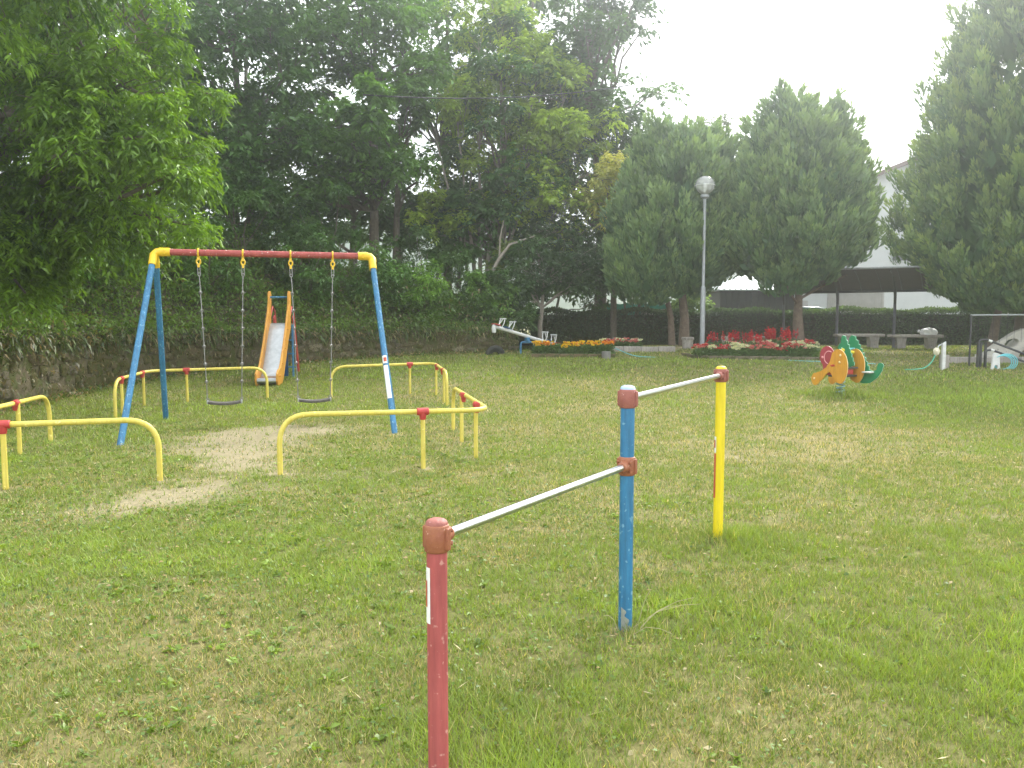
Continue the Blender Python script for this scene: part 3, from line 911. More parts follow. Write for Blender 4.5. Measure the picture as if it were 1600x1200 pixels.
# filling trees further left and behind
for (x, y, zc, rx, rz, lab, dk, lt) in [
    (-13.2, 17.5, 7.2, 2.8, 3.6, 'shadowy tree deep behind the near overhanging tree at the left edge', (.016, .04, .012), (.05, .105, .022)),
    (-11.4, 22.5, 8.0, 2.6, 4.0, 'dark tree seen through the drooping branches left of the swing set', (.018, .045, .014), (.055, .115, .025)),
    (-2.6, 32.5, 12.0, 3.2, 4.4, 'back row treetop between the two trunk tree and the slender stemmed tree', (.02, .05, .016), (.06, .12, .03)),
    (-10.0, 31.0, 10.5, 3.0, 4.2, 'back row tree behind the bare crooked limb', (.018, .045, .016), (.055, .115, .03)),
    (-6.6, 33.5, 7.6, 2.6, 2.4, 'back row tree low behind the two straight dark trunks', (.018, .045, .018), (.055, .11, .032)),
    (0.8, 35.5, 13.0, 3.2, 5.0, 'back row tree rising behind the slender stemmed tree', (.02, .05, .018), (.06, .12, .034)),
    (-0.8, 33.0, 6.6, 2.4, 1.7, 'low back row tree behind the ivy clad stems', (.016, .04, .016), (.045, .09, .028)),
    (-8.0, 29.5, 5.6, 1.8, 1.3, 'low leafy tree on the bank top left of the two dark trunks', (.016, .042, .014), (.05, .105, .026)),
    (-4.2, 30.0, 5.4, 1.8, 1.2, 'low leafy tree on the bank top right of the two dark trunks', (.018, .046, .014), (.06, .12, .028)),
    (-2.0, 30.2, 5.3, 1.6, 1.4, 'low leafy tree on the bank top behind the leaning dead trunk', (.014, .038, .014), (.045, .09, .026)),
    (-13.5, 26.5, 9.6, 2.8, 4.6, 'back row tree at the far left seen through leaf gaps', (.018, .045, .014), (.055, .115, .026)),
]:
    b = Vector((x, y, 3.2))
    cl = ball((x, y, zc), (rx, 2.2 if zc > 6.5 else 1.2, rz), 36 if zc > 6.5 else 20, (.7, 1.15) if zc > 6.5 else (.5, .8))
    tree('leafy_tree', lab, 'tree', tuple(b), [([b - Vector((0, 0, .5)), b + Vector((.1, 0, 2.5)), b + Vector((-.1, 0, 5)), b + Vector((.1, 0, zc + rz * .5 - 3.2))], .2, .05)] if zc > 6.5 else [([b - Vector((0, 0, .5)), b + Vector((.1, 0, .9)), b + Vector((-.1, 0, 1.8)), b + Vector((.1, 0, zc + rz * .5 - 3.2))], .1, .04)], cl,
         twigs=24, per=12, leaf=(.22, .105), dark=dk, light=lt, group='trees on the wooded bank')
b10 = Vector((9.3, 36.5, .68))
cl = ball((9.35, 36.5, 9.0), (1.3, 1.0, 2.2), 9, (.35, .6))
tree('thin_tree', 'thin sparse treetop showing between the two conifers', 'tree', tuple(b10),
     [([b10 - Vector((0, 0, .1)), b10 + Vector((0, 0, 4)), b10 + Vector((.1, 0, 9.6))], .13, .02)], cl, twigs=16, per=10, leaf=(.17, .09), dark=(.03, .05, .02), light=(.08, .11, .04))

# shrubs on the bank
for i, (s, off, r, h, lab, dk, lt) in enumerate([
    (12.6, 1.6, 1.1, 1.0, 'bushy shrub on the wall top at the very left edge', (.03, .07, .01), (.1, .2, .025)),
    (14.4, 1.4, 1.1, 1.0, 'bushy shrub on the wall top left of the swing set', (.03, .07, .01), (.1, .2, .025)),
    (16.2, 1.7, 1.2, 1.2, 'broad shrub on the bank above the left fence', (.028, .062, .012), (.085, .17, .026)),
    (17.8, 2.6, 1.3, 1.5, 'tall shrub high on the bank left of the swing frame', (.02, .05, .012), (.06, .125, .022)),
    (18.9, 1.6, 1.1, 1.3, 'shrub on the bank behind the left swing legs', (.022, .052, .014), (.065, .13, .026)),
    (20.2, 2.8, 1.5, 1.8, 'tall dark shrub high on the bank behind the left swing', (.017, .042, .014), (.05, .1, .026)),
    (21.6, 1.5, 1.1, 1.2, 'shrub on the bank left of the slide top', (.02, .048, .016), (.055, .115, .028)),
    (22.6, 2.7, 1.4, 1.8, 'tall shrub high on the bank above the slide', (.018, .044, .016), (.05, .105, .028)),
    (23.4, 1.4, 1.0, 1.1, 'shrub on the bank right behind the slide top', (.025, .058, .016), (.07, .145, .03)),
    (24.8, 1.2, .9, .9, 'light green shrub on the bank between slide and right swing leg', (.035, .08, .012), (.11, .2, .028)),
    (25.2, 2.8, 1.4, 1.6, 'tall shrub high on the bank behind the right swing leg', (.018, .042, .016), (.05, .1, .026)),
    (26.6, 1.4, .9, .9, 'low shrub on the bank right of the swing set', (.028, .06, .014), (.075, .145, .028)),
    (28.0, 2.2, 1.2, 1.3, 'dark shrub on the bank below the slender stemmed tree', (.013, .034, .012), (.04, .082, .022)),
    (29.2, 1.5, 1.1, 1.1, 'dark shrub on the bank left of the seesaw', (.012, .032, .012), (.036, .075, .022)),
    (30.7, 1.8, 1.2, 1.3, 'dark shrub at the wall end behind the seesaw', (.011, .03, .012), (.032, .07, .02)),
]):
    p = bank_pt(s, off)
    root = thing('shrub', lab, 'shrub', tuple(p), 0, 'shrubs on the wooded bank')
    cl = ball((0, 0, h * .75), (r, r * .8, h), 16, (.38, .65))
    st = MB()
    for c in cl:
        st.tube(bend((random.uniform(-.1, .1), random.uniform(-.1, .1), -.1), c[:3], .05, 4), [.025, .02, .015, .01, .006], 5)
    st.build('stem', 'bark', root)
    V, Q, col = crown_cards(cl, 30, 12, .125, .055, dk, lt, droop=.35)
    link('foliage', mesh_np('foliage', V, Q, None, col), 'leaf', root)

# tangled undergrowth on the bank: ferns, bamboo grass, creepers hanging over the wall
parts = []
n = 52000
s_ = rng.uniform(6.5, WLEN, n)
o_ = rng.beta(1.1, 2.2, n) * 5.5
P = np.array([bank_pt(a, b) for a, b in zip(s_, o_)])
kk = np.clip((s_ - 6) / 20, 0, 1)
P[:, 2] += rng.uniform(0, 1, n) ** 1.4 * np.where(o_ < 0.5, .3, .95) * np.clip(2.6 * fbm(P[:, 0], P[:, 1], 1.1, 52) - .65, .12, 1.3)
D = unit(rng.normal(0, 1, (n, 3)) + np.array([.35, -.5, .25]))
V, Q = leaf_cards(P, D, rng.uniform(.07, .17, n), rng.uniform(.03, .07, n), droop=.3)
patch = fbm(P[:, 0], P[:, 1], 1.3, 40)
sun_tint = np.clip(1.5 - (s_ - 12) / 16.0, 0.3, 1.2) * np.clip(patch * 1.5, .2, 1)  # sunlight painted into the leaf colour, stronger towards the left end
f = np.clip(rng.uniform(0, .6, n) + .5 * (sun_tint - .4), 0, 1)[:, None]
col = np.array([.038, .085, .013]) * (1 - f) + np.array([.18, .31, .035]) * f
dry = (rng.random(n) < .07)[:, None]
col = np.where(dry, np.array([.2, .15, .07]), col)
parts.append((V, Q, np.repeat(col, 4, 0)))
# blades and runners hanging down the wall face
n = 4200
s_ = rng.uniform(6.5, WLEN, n)
base = []
for a in s_:
    p, d, nn = wall_at(a)
    u = random.uniform(-.06, .05)
    base.append((p.x + nn.x * u, p.y + nn.y * u, WALL_TOP + random.uniform(-.12, .2)))
base = np.array(base)
hang = rng.uniform(0, 1, n) ** 2.2 * np.clip(1.5 - s_ / 22, .25, 1)
base[:, 2] -= hang * .28
D = unit(rng.normal(0, .7, (n, 3)) + np.array([.3, -.3, -.1]))
V, Q = leaf_cards(base, D, rng.uniform(.08, .24, n), rng.uniform(.02, .05, n), droop=.45)
f = rng.uniform(0, 1, (n, 1))
col = np.array([.035, .07, .014]) * (1 - f) + np.array([.13, .19, .035]) * f
dry = (rng.random(n) < .22)[:, None]
col = np.where(dry, np.array([.24, .19, .09]), col)
parts.append((V, Q, np.repeat(col, 4, 0)))
# leaf litter and weeds at the wall foot
n = 5200
s_ = rng.uniform(6.5, WLEN, n)
base = []
for a in s_:
    p, d, nn = wall_at(a)
    u = .04 + abs(random.gauss(0, .22))
    q = p + nn * u
    base.append((q.x, q.y, lz(q.x, q.y) + random.uniform(0.0, .05)))
base = np.array(base)
D = unit(rng.normal(0, 1, (n, 3)) + np.array([.2, -.2, .6]))
V, Q = leaf_cards(base, D, rng.uniform(.05, .16, n), rng.uniform(.015, .045, n), droop=.2)
dry = (rng.random(n) < .42)[:, None]
f = rng.uniform(0, 1, (n, 1))
col = np.where(dry, np.array([.3, .22, .12]) * (.6 + .6 * f), np.array([.04, .085, .016]) * (1 - f) + np.array([.12, .2, .03]) * f)
parts.append((V, Q, np.repeat(col, 4, 0)))
n = 4500
s_ = 7 + (WLEN - 7) * rng.uniform(0, 1, n) ** 1.3
base = []
for a in s_:
    p, d, nn = wall_at(a)
    zf = random.random()
    u = .08 - .06 * zf + random.uniform(0, .03)
    z0 = lz(p.x, p.y)
    base.append((p.x + nn.x * u, p.y + nn.y * u, z0 + (WALL_TOP - z0) * zf))
base = np.array(base)
D = unit(rng.normal(0, .7, (n, 3)) + np.array([.3, -.3, -.7]))
V, Q = leaf_cards(base, D, rng.uniform(.03, .12, n), rng.uniform(.012, .04, n), droop=.3)
f = rng.uniform(0, 1, (n, 1))
pick = rng.random((n, 1))
col = np.where(pick < .35, np.array([.2, .16, .08]) * (.5 + .8 * f), np.array([.045, .055, .012]) * (1 - f) + np.array([.11, .125, .025]) * f)
parts.append((V, Q, np.repeat(col, 4, 0)))
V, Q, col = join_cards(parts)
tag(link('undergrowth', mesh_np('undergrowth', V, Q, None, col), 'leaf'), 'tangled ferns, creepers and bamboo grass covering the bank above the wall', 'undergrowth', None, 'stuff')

# ------------------------------------------------------------------ conifers
def lobe_r(t):
    return np.where(t < .22, .42 + .58 * np.sin(np.clip(t, 0, .22) / .22 * np.pi / 2), 1.0) * np.clip(1 - np.clip(t, 0, 1) ** 2.3, 0, 1) ** .75


def conifer(name, label, base, lobes, trunks, tufts, dark, light, tip, spike=(.17, .3), per=58, group=None, branches=()):
    root = thing(name, label, 'conifer', base, 0, group)
    b = np.array(base)
    tm = MB()
    for path, r0, r1 in trunks:
        k = len(path)
        tm.tube([Vector(p) - Vector(base) for p in path], [r0 + (r1 - r0) * i / (k - 1) for i in range(k)], 12)
    tk = tm.build('trunk', 'bark_conifer', root)
    for path, r0, r1 in branches:
        k = len(path)
        MB().tube([Vector(p) - Vector(base) for p in path], [r0 + (r1 - r0) * i / (k - 1) for i in range(k)], 8).build('branch', 'bark_conifer', tk)
    area = [h * r for (x, y, z, h, r) in lobes]
    Ps, Os, Cs = [], [], []
    for li, (x, y, z0, h, r) in enumerate(lobes):
        n = int(tufts * area[li] / sum(area))
        t = rng.uniform(0, 1, n * 3)
        keep = rng.random(n * 3) < np.clip(lobe_r(t) + .08, 0, 1)
        t = t[keep][:n]
        n = len(t)
        th = rng.uniform(0, 2 * np.pi, n)
        lump = 1 + .09 * np.sin(3 * th + 2.1 * li + 5 * t) + .07 * np.sin(7 * th - 9 * t + li) + .05 * np.sin(13 * th + 17 * t)
        rr = r * lobe_r(t) * lump * np.where(rng.random(n) < .25, rng.uniform(.5, .85, n), rng.uniform(.86, 1.02, n))
        P = np.stack([x + rr * np.cos(th), y + rr * np.sin(th), z0 + t * h], 1)
        ok = np.ones(n, bool)
        for lj, (x2, y2, z2, h2, r2) in enumerate(lobes):
            if lj == li: continue
            t2 = (P[:, 2] - z2) / h2
            inside = (t2 > 0) & (t2 < 1) & (np.hypot(P[:, 0] - x2, P[:, 1] - y2) < r2 * lobe_r(t2) - .3)
            ok &= ~inside
        Ps.append(P[ok])
        Os.append(np.stack([np.cos(th), np.sin(th), np.zeros(n)], 1)[ok])
    P = np.concatenate(Ps); O = np.concatenate(Os)
    n = len(P)
    # flame shaped plumes: sprays packed along an upward axis, narrowing to a pale tip
    td = unit(np.array([0, 0, 1.0]) * rng.uniform(1.0, 1.4, (n, 1)) + O * rng.uniform(.3, .7, (n, 1)) + rng.normal(0, .16, (n, 3)))
    ts = rng.uniform(.7, 1.6, n)
    m_ = n * per
    PP = np.repeat(P, per, 0); TD = np.repeat(td, per, 0); TS = np.repeat(ts, per)
    u = rng.uniform(0, 1, m_)
    wd = .15 * np.sin(np.clip(u * .9 + .12, 0, 1) * np.pi) ** .8 * TS
    rad = rng.normal(0, 1, (m_, 3))
    rad = unit(rad - TD * (rad * TD).sum(1, keepdims=True))
    base_p = PP + TD * (u * .5 * TS)[:, None] + rad * (wd * np.sqrt(rng.uniform(0, 1, m_)))[:, None]
    D = unit(TD + rad * .32 + rng.normal(0, .2, (m_, 3)))
    L = rng.uniform(*spike, m_) * TS * .62
    V, Q = leaf_cards(base_p, D, L, L * rng.uniform(.26, .42, m_), up=unit(rng.normal(0, 1, (m_, 3))), droop=-.04)
    f = np.repeat(rng.uniform(-.1, 1, n), per)[:, None].clip(0, 1) * .8 + rng.uniform(0, .2, (m_, 1))
    c0 = np.asarray(dark) * (1 - f) + np.asarray(light) * f
    g = (u ** 1.5)[:, None] * (.35 + .65 * f)
    c0 = c0 * (1 - g) + np.asarray(tip) * g
    col = np.repeat(c0, 4, 0)
    parts = [(V, Q, col)]
    # darker inner sprays close the crown behind the plumes
    for (x, y, z0, h, r) in lobes:
        m2 = int(900 * h * r / 10) + 150
        t = rng.uniform(.02, .97, m2)
        th = rng.uniform(0, 2 * np.pi, m2)
        rr = r * lobe_r(t) * rng.uniform(.5, .93, m2)
        P2 = np.stack([x + rr * np.cos(th), y + rr * np.sin(th), z0 + t * h], 1)
        D2 = unit(np.stack([np.cos(th), np.sin(th), rng.uniform(.6, 1.8, m2)], 1) + rng.normal(0, .35, (m2, 3)))
        L2 = rng.uniform(.3, .55, m2) * np.clip(rr / .8, .35, 1)
        V2, Q2 = leaf_cards(P2, D2, L2, L2 * rng.uniform(.45, .7, m2), up=unit(np.stack([np.cos(th), np.sin(th), np.zeros(m2)], 1) + rng.normal(0, .4, (m2, 3))), droop=0)
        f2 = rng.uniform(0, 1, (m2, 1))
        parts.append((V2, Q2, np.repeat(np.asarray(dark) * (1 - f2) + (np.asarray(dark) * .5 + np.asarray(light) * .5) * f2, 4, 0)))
    V, Q, col = join_cards(parts)
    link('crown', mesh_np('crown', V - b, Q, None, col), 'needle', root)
    return root


DK, LT, TP = (.06, .13, .062), (.145, .26, .105), (.27, .38, .13)
zA = lz(5.55, 26.9)
conifer('conifer', 'broad dark conifer with several soft tops and two trunks behind the lamp post', (5.55, 26.9, zA),
        [(5.3, 26.9, 2.2, 5.1, 2.1), (4.75, 26.9, 3.2, 4.5, 1.25), (6.2, 26.9, 3.2, 4.6, 1.45), (5.5, 26.0, 2.5, 4.9, 1.4), (4.35, 26.4, 1.9, 4.3, 1.2), (6.25, 26.2, 2.7, 3.6, 1.0)],
        [([(5.75, 26.9, zA - .1), (5.75, 26.9, 1.6), (5.6, 26.9, 3), (5.5, 26.9, 6.5)], .2, .06), ([(5.35, 26.9, zA - .1), (5.3, 26.9, 1.6), (5.0, 26.9, 3), (4.8, 26.9, 6.5)], .13, .04)],
        2300, DK, LT, TP, group='rounded conifers at the back of the lawn')
zB = lz(9.05, 25.5)
conifer('conifer', 'double topped conifer on a single bare trunk beside the shelter', (9.05, 25.5, zB),
        [(8.95, 25.6, 2.6, 5.0, 2.1), (8.55, 25.5, 3.6, 4.75, 1.4), (9.75, 25.5, 3.6, 4.3, 1.35), (9.05, 24.7, 2.9, 4.4, 1.5), (9.85, 25.3, 3.3, 3.0, 1.0), (7.9, 25.3, 2.9, 4.1, 1.25), (8.35, 24.7, 2.2, 1.0, .7)],
        [([(9.05, 25.5, zB - .1), (9.08, 25.5, zB + .25), (9.03, 25.5, 1.7), (9.05, 25.5, 2.5), (9.1, 25.5, 6.5)], .235, .06)],
        2700, DK, LT, TP, group='rounded conifers at the back of the lawn',
        branches=[([(9.05, 25.5, 2.0), (8.8, 25.3, 2.25), (8.5, 25.0, 2.6)], .05, .02), ([(9.05, 25.5, 2.35), (9.6, 25.4, 2.8), (10.4, 25.3, 3.3)], .08, .03),
                  ([(9.05, 25.5, 2.4), (9.4, 25.2, 2.9), (9.8, 24.9, 3.4)], .06, .02), ([(9.05, 25.5, 2.2), (9.7, 25.6, 2.55), (10.6, 25.5, 3.0)], .045, .02)])
zC = lz(15.1, 23.8)
conifer('conifer', 'huge rounded conifer filling the right edge above the black rail', (15.1, 23.8, zC),
        [(15.4, 23.6, 1.6, 11.4, 3.75), (13.7, 22.9, 1.7, 6.8, 1.75), (13.55, 23.6, 2.0, 5.4, 1.45), (14.8, 22.0, 1.6, 6.4, 2.1), (16.6, 22.2, 1.65, 7.5, 2.2), (13.25, 22.6, 1.8, 3.4, 1.0)],
        [([(15.1, 23.8, zC - .1), (15.1, 23.8, 2.2), (15.1, 23.8, 9)], .3, .08), ([(14.2, 23.9, zC - .1), (14.3, 23.8, 1.6), (14.7, 23.8, 4)], .16, .06)],
        3900, DK, (.15, .265, .095), (.32, .42, .12), spike=(.17, .3))

# ------------------------------------------------------------------ hedge along the back
def hedge(name, label, x0, x1, y, z0, h, dep, n, dark, light):
    root = thing(name, label, 'hedge', ((x0 + x1) / 2, y, z0))
    cx = (x0 + x1) / 2
    MB().box((0, 0, h * .46), (x1 - x0 - .15, dep - .18, h * .9)).build('inner_twigs', 'earth', root)
    X = rng.uniform(x0, x1, n)
    k = rng.random(n)
    front = k < .62
    Z = np.where(front, rng.uniform(0, h, n), h + rng.normal(0, .03, n))
    Yv = np.where(front, -dep / 2 + rng.normal(0, .035, n), rng.uniform(-dep / 2, dep / 2, n))
    wob = .05 * np.sin(X * 1.7) + .04 * np.sin(X * 4.3 + 1)
    Z = np.where(front, Z, Z + wob)
    Yv = np.where(front, Yv - .05 * np.sin(X * 2.3 + Z * 3), Yv)
    P = np.stack([X - cx, Yv, Z], 1)
    nrm = np.where(front[:, None], np.array([0, -1.0, .25]), np.array([0, -.1, 1.0]))
    D = unit(rng.normal(0, .75, (n, 3)) + nrm * .8 + np.array([0, 0, .2]))
    V, Q = leaf_cards(P, D, rng.uniform(.07, .14, n), rng.uniform(.035, .06, n), up=unit(rng.normal(0, .6, (n, 3)) + np.array([0, -.6, .8])))
    f = np.clip(rng.uniform(0, 1, n) * .7 + .3 * (1 - front), 0, 1)[:, None]  # leaves on top coloured lighter, sunlight painted in
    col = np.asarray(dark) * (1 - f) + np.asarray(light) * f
    link('foliage', mesh_np('foliage', V, Q, None, np.repeat(col, 4, 0)), 'leaf', root)


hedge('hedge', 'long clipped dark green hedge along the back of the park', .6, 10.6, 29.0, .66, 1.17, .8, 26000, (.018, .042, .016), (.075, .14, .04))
hedge('hedge', 'clipped hedge with a top painted light green as if sunlit behind the stone benches', 10.6, 19.0, 28.7, .66, 1.2, .85, 22000, (.02, .048, .016), (.11, .19, .04))

# ------------------------------------------------------------------ low horizontal bars in the foreground
hb = thing('horizontal_bar', 'set of three painted posts joined by two steel exercise bars in the foreground', 'exercise bars', (0.57, 3.94, 0))
PR, PBl, PY = Vector((-.82, -1.32, 0)), Vector((0, 0, 0)), Vector((.89, 1.66, 0))
LOW, HIGH = 0.83, 1.165
bar_dir = (PY - PR).normalized()


def clamp_part(name, mat, parent, top, h, r, arms):
    """A cast sleeve with a split boss and bolts; arms: directions in which a socket leaves it."""
    m = MB()
    m.lathe([(r * .96, -h / 2), (r * 1.06, -h / 2 + .006), (r * 1.06, h / 2 - .006), (r * .96, h / 2)], (0, 0, 0), 28)
    for d in arms:
        m.tube([d * r * .7, d * (r + .018), d * (r + .034)], [.03, .028, .024], 14)
    side = Vector((-bar_dir.y, bar_dir.x, 0))
    for sgn in (-1, 1):
        m.box(side * sgn * (r + .001), (.022, .022, h * .8), Matrix.Rotation(math.atan2(side.y, side.x), 3, 'Z'))
    o = m.build(name, mat, parent, bevel=.004)
    o.location = top
    for sgn in (-1, 1):
        for zz in (-.022, .022):
            b = MB().tube([side * sgn * (r * .75) + bar_dir * (r * .75) * (1 if arms[0].dot(bar_dir) > 0 else -1) + Vector((0, 0, zz)), (side * sgn * (r * .75) + bar_dir * (r * .75) * (1 if arms[0].dot(bar_dir) > 0 else -1)) * 1.28 + Vector((0, 0, zz))], .008, 6).build('bolt', mat, o)
    return o


def dome(name, mat, parent, p, r, h):
    o = MB().lathe([(r, 0), (r * .97, h * .35), (r * .8, h * .72), (r * .45, h * .94), (.004, h)], (0, 0, 0), 28).build(name, mat, parent)
    o.location = p
    return o


pr = .0345
for pos, hgt, mat, cm, capm, lab in [(PR, LOW, 'paint_red', 'paint_clamp', 'paint_pink', 'red post with worn paint'), (PBl, HIGH, 'paint_blue', 'paint_pink', 'paint_blue_cap', 'tall blue post'), (PY, HIGH, 'paint_yellow', 'paint_pink', 'paint_yellow', 'yellow post')]:
    m = MB()
    m.tube([(0, 0, -.2), (0, 0, hgt + .03)], pr, 32)
    po = m.build('post', mat, hb)
    po.location = pos
    po['label'] = lab
    arms = [bar_dir] if pos is not PY else [-bar_dir]
    clamp_part('clamp', cm, hb, pos + Vector((0, 0, hgt)), .094, pr + .005, arms)
    dome('cap', capm, hb, pos + Vector((0, 0, hgt + .046)), pr + .003, .02)
clamp_part('clamp', 'paint_clamp', hb, PBl + Vector((0, 0, LOW)), .094, pr + .005, [-bar_dir])
for a, b, z in [(PR, PBl, LOW), (PBl, PY, HIGH)]:
    a2, b2 = a + bar_dir * (pr + .01), b - bar_dir * (pr + .01)
    MB().tube([a2 + Vector((0, 0, z)), b2 + Vector((0, 0, z))], .0165, 20).build('bar', 'steel', hb)


def curved_patch(r, a0, a1, z0, z1, edge=None, n=8, k=10):
    """A thin label wrapped round a post. edge(t) gives 0..1 how far it reaches across at height t."""
    m = MB()
    for j in range(k + 1):
        t = j / k
        w = 1.0 if edge is None else edge(t)
        for i in range(n + 1):
            a = a0 + (a1 - a0) * w * i / n
            m.v.append((r * math.cos(a), r * math.sin(a), z0 + (z1 - z0) * t))
    for j in range(k):
        for i in range(n):
            q = j * (n + 1) + i
            m.f.append((q, q + 1, q + n + 2, q + n + 1))
    return m


# labels on the posts' left sides (seen edge on)
lo = curved_patch(pr + .0012, R(235), R(160), .545, .735, lambda t: .86 + .1 * math.sin(t * 6)).build('warning_sticker', 'sticker', hb, loc=tuple(PR))
lo['label'] = 'white peeling sticker on the red post'
lo = curved_patch(pr + .0024, R(212), R(150), .60, .69).build('warning_sticker', 'sticker_red', hb, loc=tuple(PR))
lo = curved_patch(pr + .0012, R(214), R(140), .62, .735, lambda t: .8 + .2 * math.sin(t * 3.1)).build('warning_sticker', 'sticker', hb, loc=tuple(PY))
lo = curved_patch(pr + .0024, R(205), R(140), .655, .71).build('warning_sticker', 'sticker_red', hb, loc=tuple(PY))
lo = curved_patch(pr + .0012, R(214), R(140), .30, .615, lambda t: .8 + .1 * math.sin(t * 23) + .1 * math.sin(t * 9), k=24).build('warning_sticker', 'sticker_red', hb, loc=tuple(PY))
lo['label'] = 'long torn red brown sticker strip on the yellow post'
# bare steel where the paint has worn off at the foot of the blue post
lo = curved_patch(pr + .001, R(225), R(320), 0.0, .12, lambda t: .95 - .75 * t + .15 * math.sin(t * 17), k=14).build('worn_paint', 'galvanised', hb, loc=tuple(PBl))

# ------------------------------------------------------------------ swing set
SZ = 2.5
ca, sa = math.cos(SW_A), math.sin(SW_A)


def sw(u, w):
    return SW_C[0] + u * ca - w * sa, SW_C[1] + u * sa + w * ca


sf = thing('swing_set', 'tall swing frame with blue legs and a worn red top beam', 'swing set', (*SW_C, 0), SW_A)
BX, LX, LY = 1.5, 1.72, 1.3
FOOT = {(-1, -1): (-1.77, -1.4), (-1, 1): (-1.6, 1.22), (1, -1): (1.66, -1.25), (1, 1): (1.98, 1.45)}
MB().tube([(-BX + .1, 0, SZ), (BX - .1, 0, SZ)], .047, 24).build('beam', 'paint_red_worn', sf)
for sx in (-1, 1):
    m = MB()
    # elbow: short sleeve on the beam bending into two sockets for the legs
    m.tube([(sx * (BX - .2), 0, SZ), (sx * (BX - .06), 0, SZ)], .06, 20)
    for sy in (-1, 1):
        ft = Vector((*FOOT[sx, sy], 0)); tp = Vector((sx * BX, sy * .05, SZ - .02))
        d = (ft - tp).normalized()
        pts = [Vector((sx * (BX - .1), 0, SZ)), Vector((sx * (BX - .03), sy * .008, SZ - .008)), Vector((sx * (BX + .01), sy * .03, SZ - .05)), tp + d * .12, tp + d * .2]
        m.tube(pts, [.058, .058, .057, .053, .052], 16)
    el = m.build('corner_fitting', 'paint_yellow_fitting', sf)
    for k in range(2):
        MB().tube([(sx * (BX - .13), -.06 - .012, SZ + .02 - k * .04), (sx * (BX - .13), -.055, SZ + .02 - k * .04)], .011, 6).build('bolt', 'paint_yellow_fitting', el)
    for sy in (-1, 1):
        ft = Vector((*FOOT[sx, sy], 0)); tp = Vector((sx * BX, sy * .05, SZ - .02))
        d = (ft - tp).normalized()
        z0 = lz(*sw(ft.x, ft.y))
        MB().tube([tp + d * .18, ft + d * .1], .041, 20).build('leg', 'paint_blue' if not (sx < 0 and sy > 0) else 'paint_blue', sf)
HANG = [-.93, -.33, .33, .93]
for u in HANG:
    m = MB()
    m.torus((u, 0, SZ), .056, .012, (1, 0, 0), 20, 8)
    m.box((u, 0, SZ - .075), (.034, .05, .06))
    m.torus((u, 0, SZ - .125), .032, .012, (0, 1, 0), 16, 8, stretch=(.8, 1.2))
    m.box((u, 0, SZ - .18), (.03, .03, .05))
    m.build('hanger', 'paint_yellow_fitting', sf)
# stickers on the right front leg
ft = Vector((*FOOT[1, -1], 0)); tp = Vector((BX, -.05, SZ - .02))
dl = (tp - ft).normalized()
q = Vector((0, 0, 1)).rotation_difference(dl)
for z0, z1, mt, a0, a1, lab in [(.5, 1.0, 'sticker', 200, 300, 'long white sticker on the right front leg'), (1.03, 1.15, 'sticker', 200, 300, 'small square sticker above the long one'), (1.055, 1.12, 'sticker_red', 232, 290, None)]:
    o = curved_patch(.0425 if mt == 'sticker' else .0436, R(a0), R(a1), z0, z1).build('sticker', mt, sf)
    o.rotation_euler = q.to_euler()
    o.location = ft
    if lab: o['label'] = lab

# the two swings: rod chains and plank seats
for k, (ua, ub, lab) in enumerate([(HANG[0], HANG[1], 'left swing with a dark worn seat hanging on rod chains'), (HANG[2], HANG[3], 'right swing with a dark worn seat hanging on rod chains, nearer the stickered leg')]):
    cx = (ua + ub) / 2
    px_, py_ = sw(cx, 0)
    root = thing('swing', lab, 'swing', (px_, py_, 0), SW_A, 'swings hanging from the frame')
    zs = .37
    hw = .225
    m = MB()
    n = 14
    for i in range(n + 1):
        t = i / n * 2 - 1
        sag = -.025 * (1 - t * t)
        for (yy, zz) in [(-.1, -.018), (.1, -.018), (.1, .018), (-.1, .018)]:
            m.v.append((t * hw, yy, zs + sag + zz))
    for i in range(n):
        for j in range(4):
            j2 = (j + 1) % 4
            m.f.append((i * 4 + j, i * 4 + j2, (i + 1) * 4 + j2, (i + 1) * 4 + j))
    m.f += [(0, 1, 2, 3), tuple(n * 4 + j for j in (3, 2, 1, 0))]
    se = m.build('seat', 'seat_rubber', root, bevel=.008)
    for sx in (-1, 1):
        MB().box((sx * (hw + .006), 0, zs), (.02, .15, .05)).build('seat_bracket', 'steel_dull', se, bevel=.004)
    for sx, u in ((-1, ua), (1, ub)):
        top = Vector((u - cx, 0, SZ - .2)); bot = Vector((sx * (hw + .006), 0, zs + .03))
        ch = link('chain', None, None, root)
        d = (bot - top)
        # shackle at the top, then eight rods hooked into each other
        links = 7
        a = top
        ln = d.length / (links + .45)
        dn = d.normalized()
        sh = MB()
        for off in (-.016, .016):
            sh.tube([top + Vector((off, 0, .03)), top + dn * ln * .4 + Vector((off, 0, 0))], .006, 8)
        sh.torus(top + dn * ln * .4, .02, .006, (0, 1, 0), 14, 6)
        sh.build('shackle', 'chain_steel', ch)
        pos = top + dn * ln * .42
        for i in range(links):
            e = pos + dn * ln
            wob = Vector((random.uniform(-.006, .006), random.uniform(-.006, .006), 0))
            r_ = MB()
            r_.tube([pos + dn * .02, e - dn * .02 + wob], .0075, 8)
            ax = (0, 1, 0) if i % 2 == 0 else (1, 0, 0)
            r_.torus(pos, .019, .0065, ax, 12, 6)
            r_.torus(e, .019, .0065, ax, 12, 6)
            r_.build('chain_link', 'chain_steel', ch)
            pos = e
        MB().tube([pos, bot], .008, 8).build('chain_link', 'chain_steel', ch)

# ------------------------------------------------------------------ yellow safety fence, four angled pieces
FH = .6


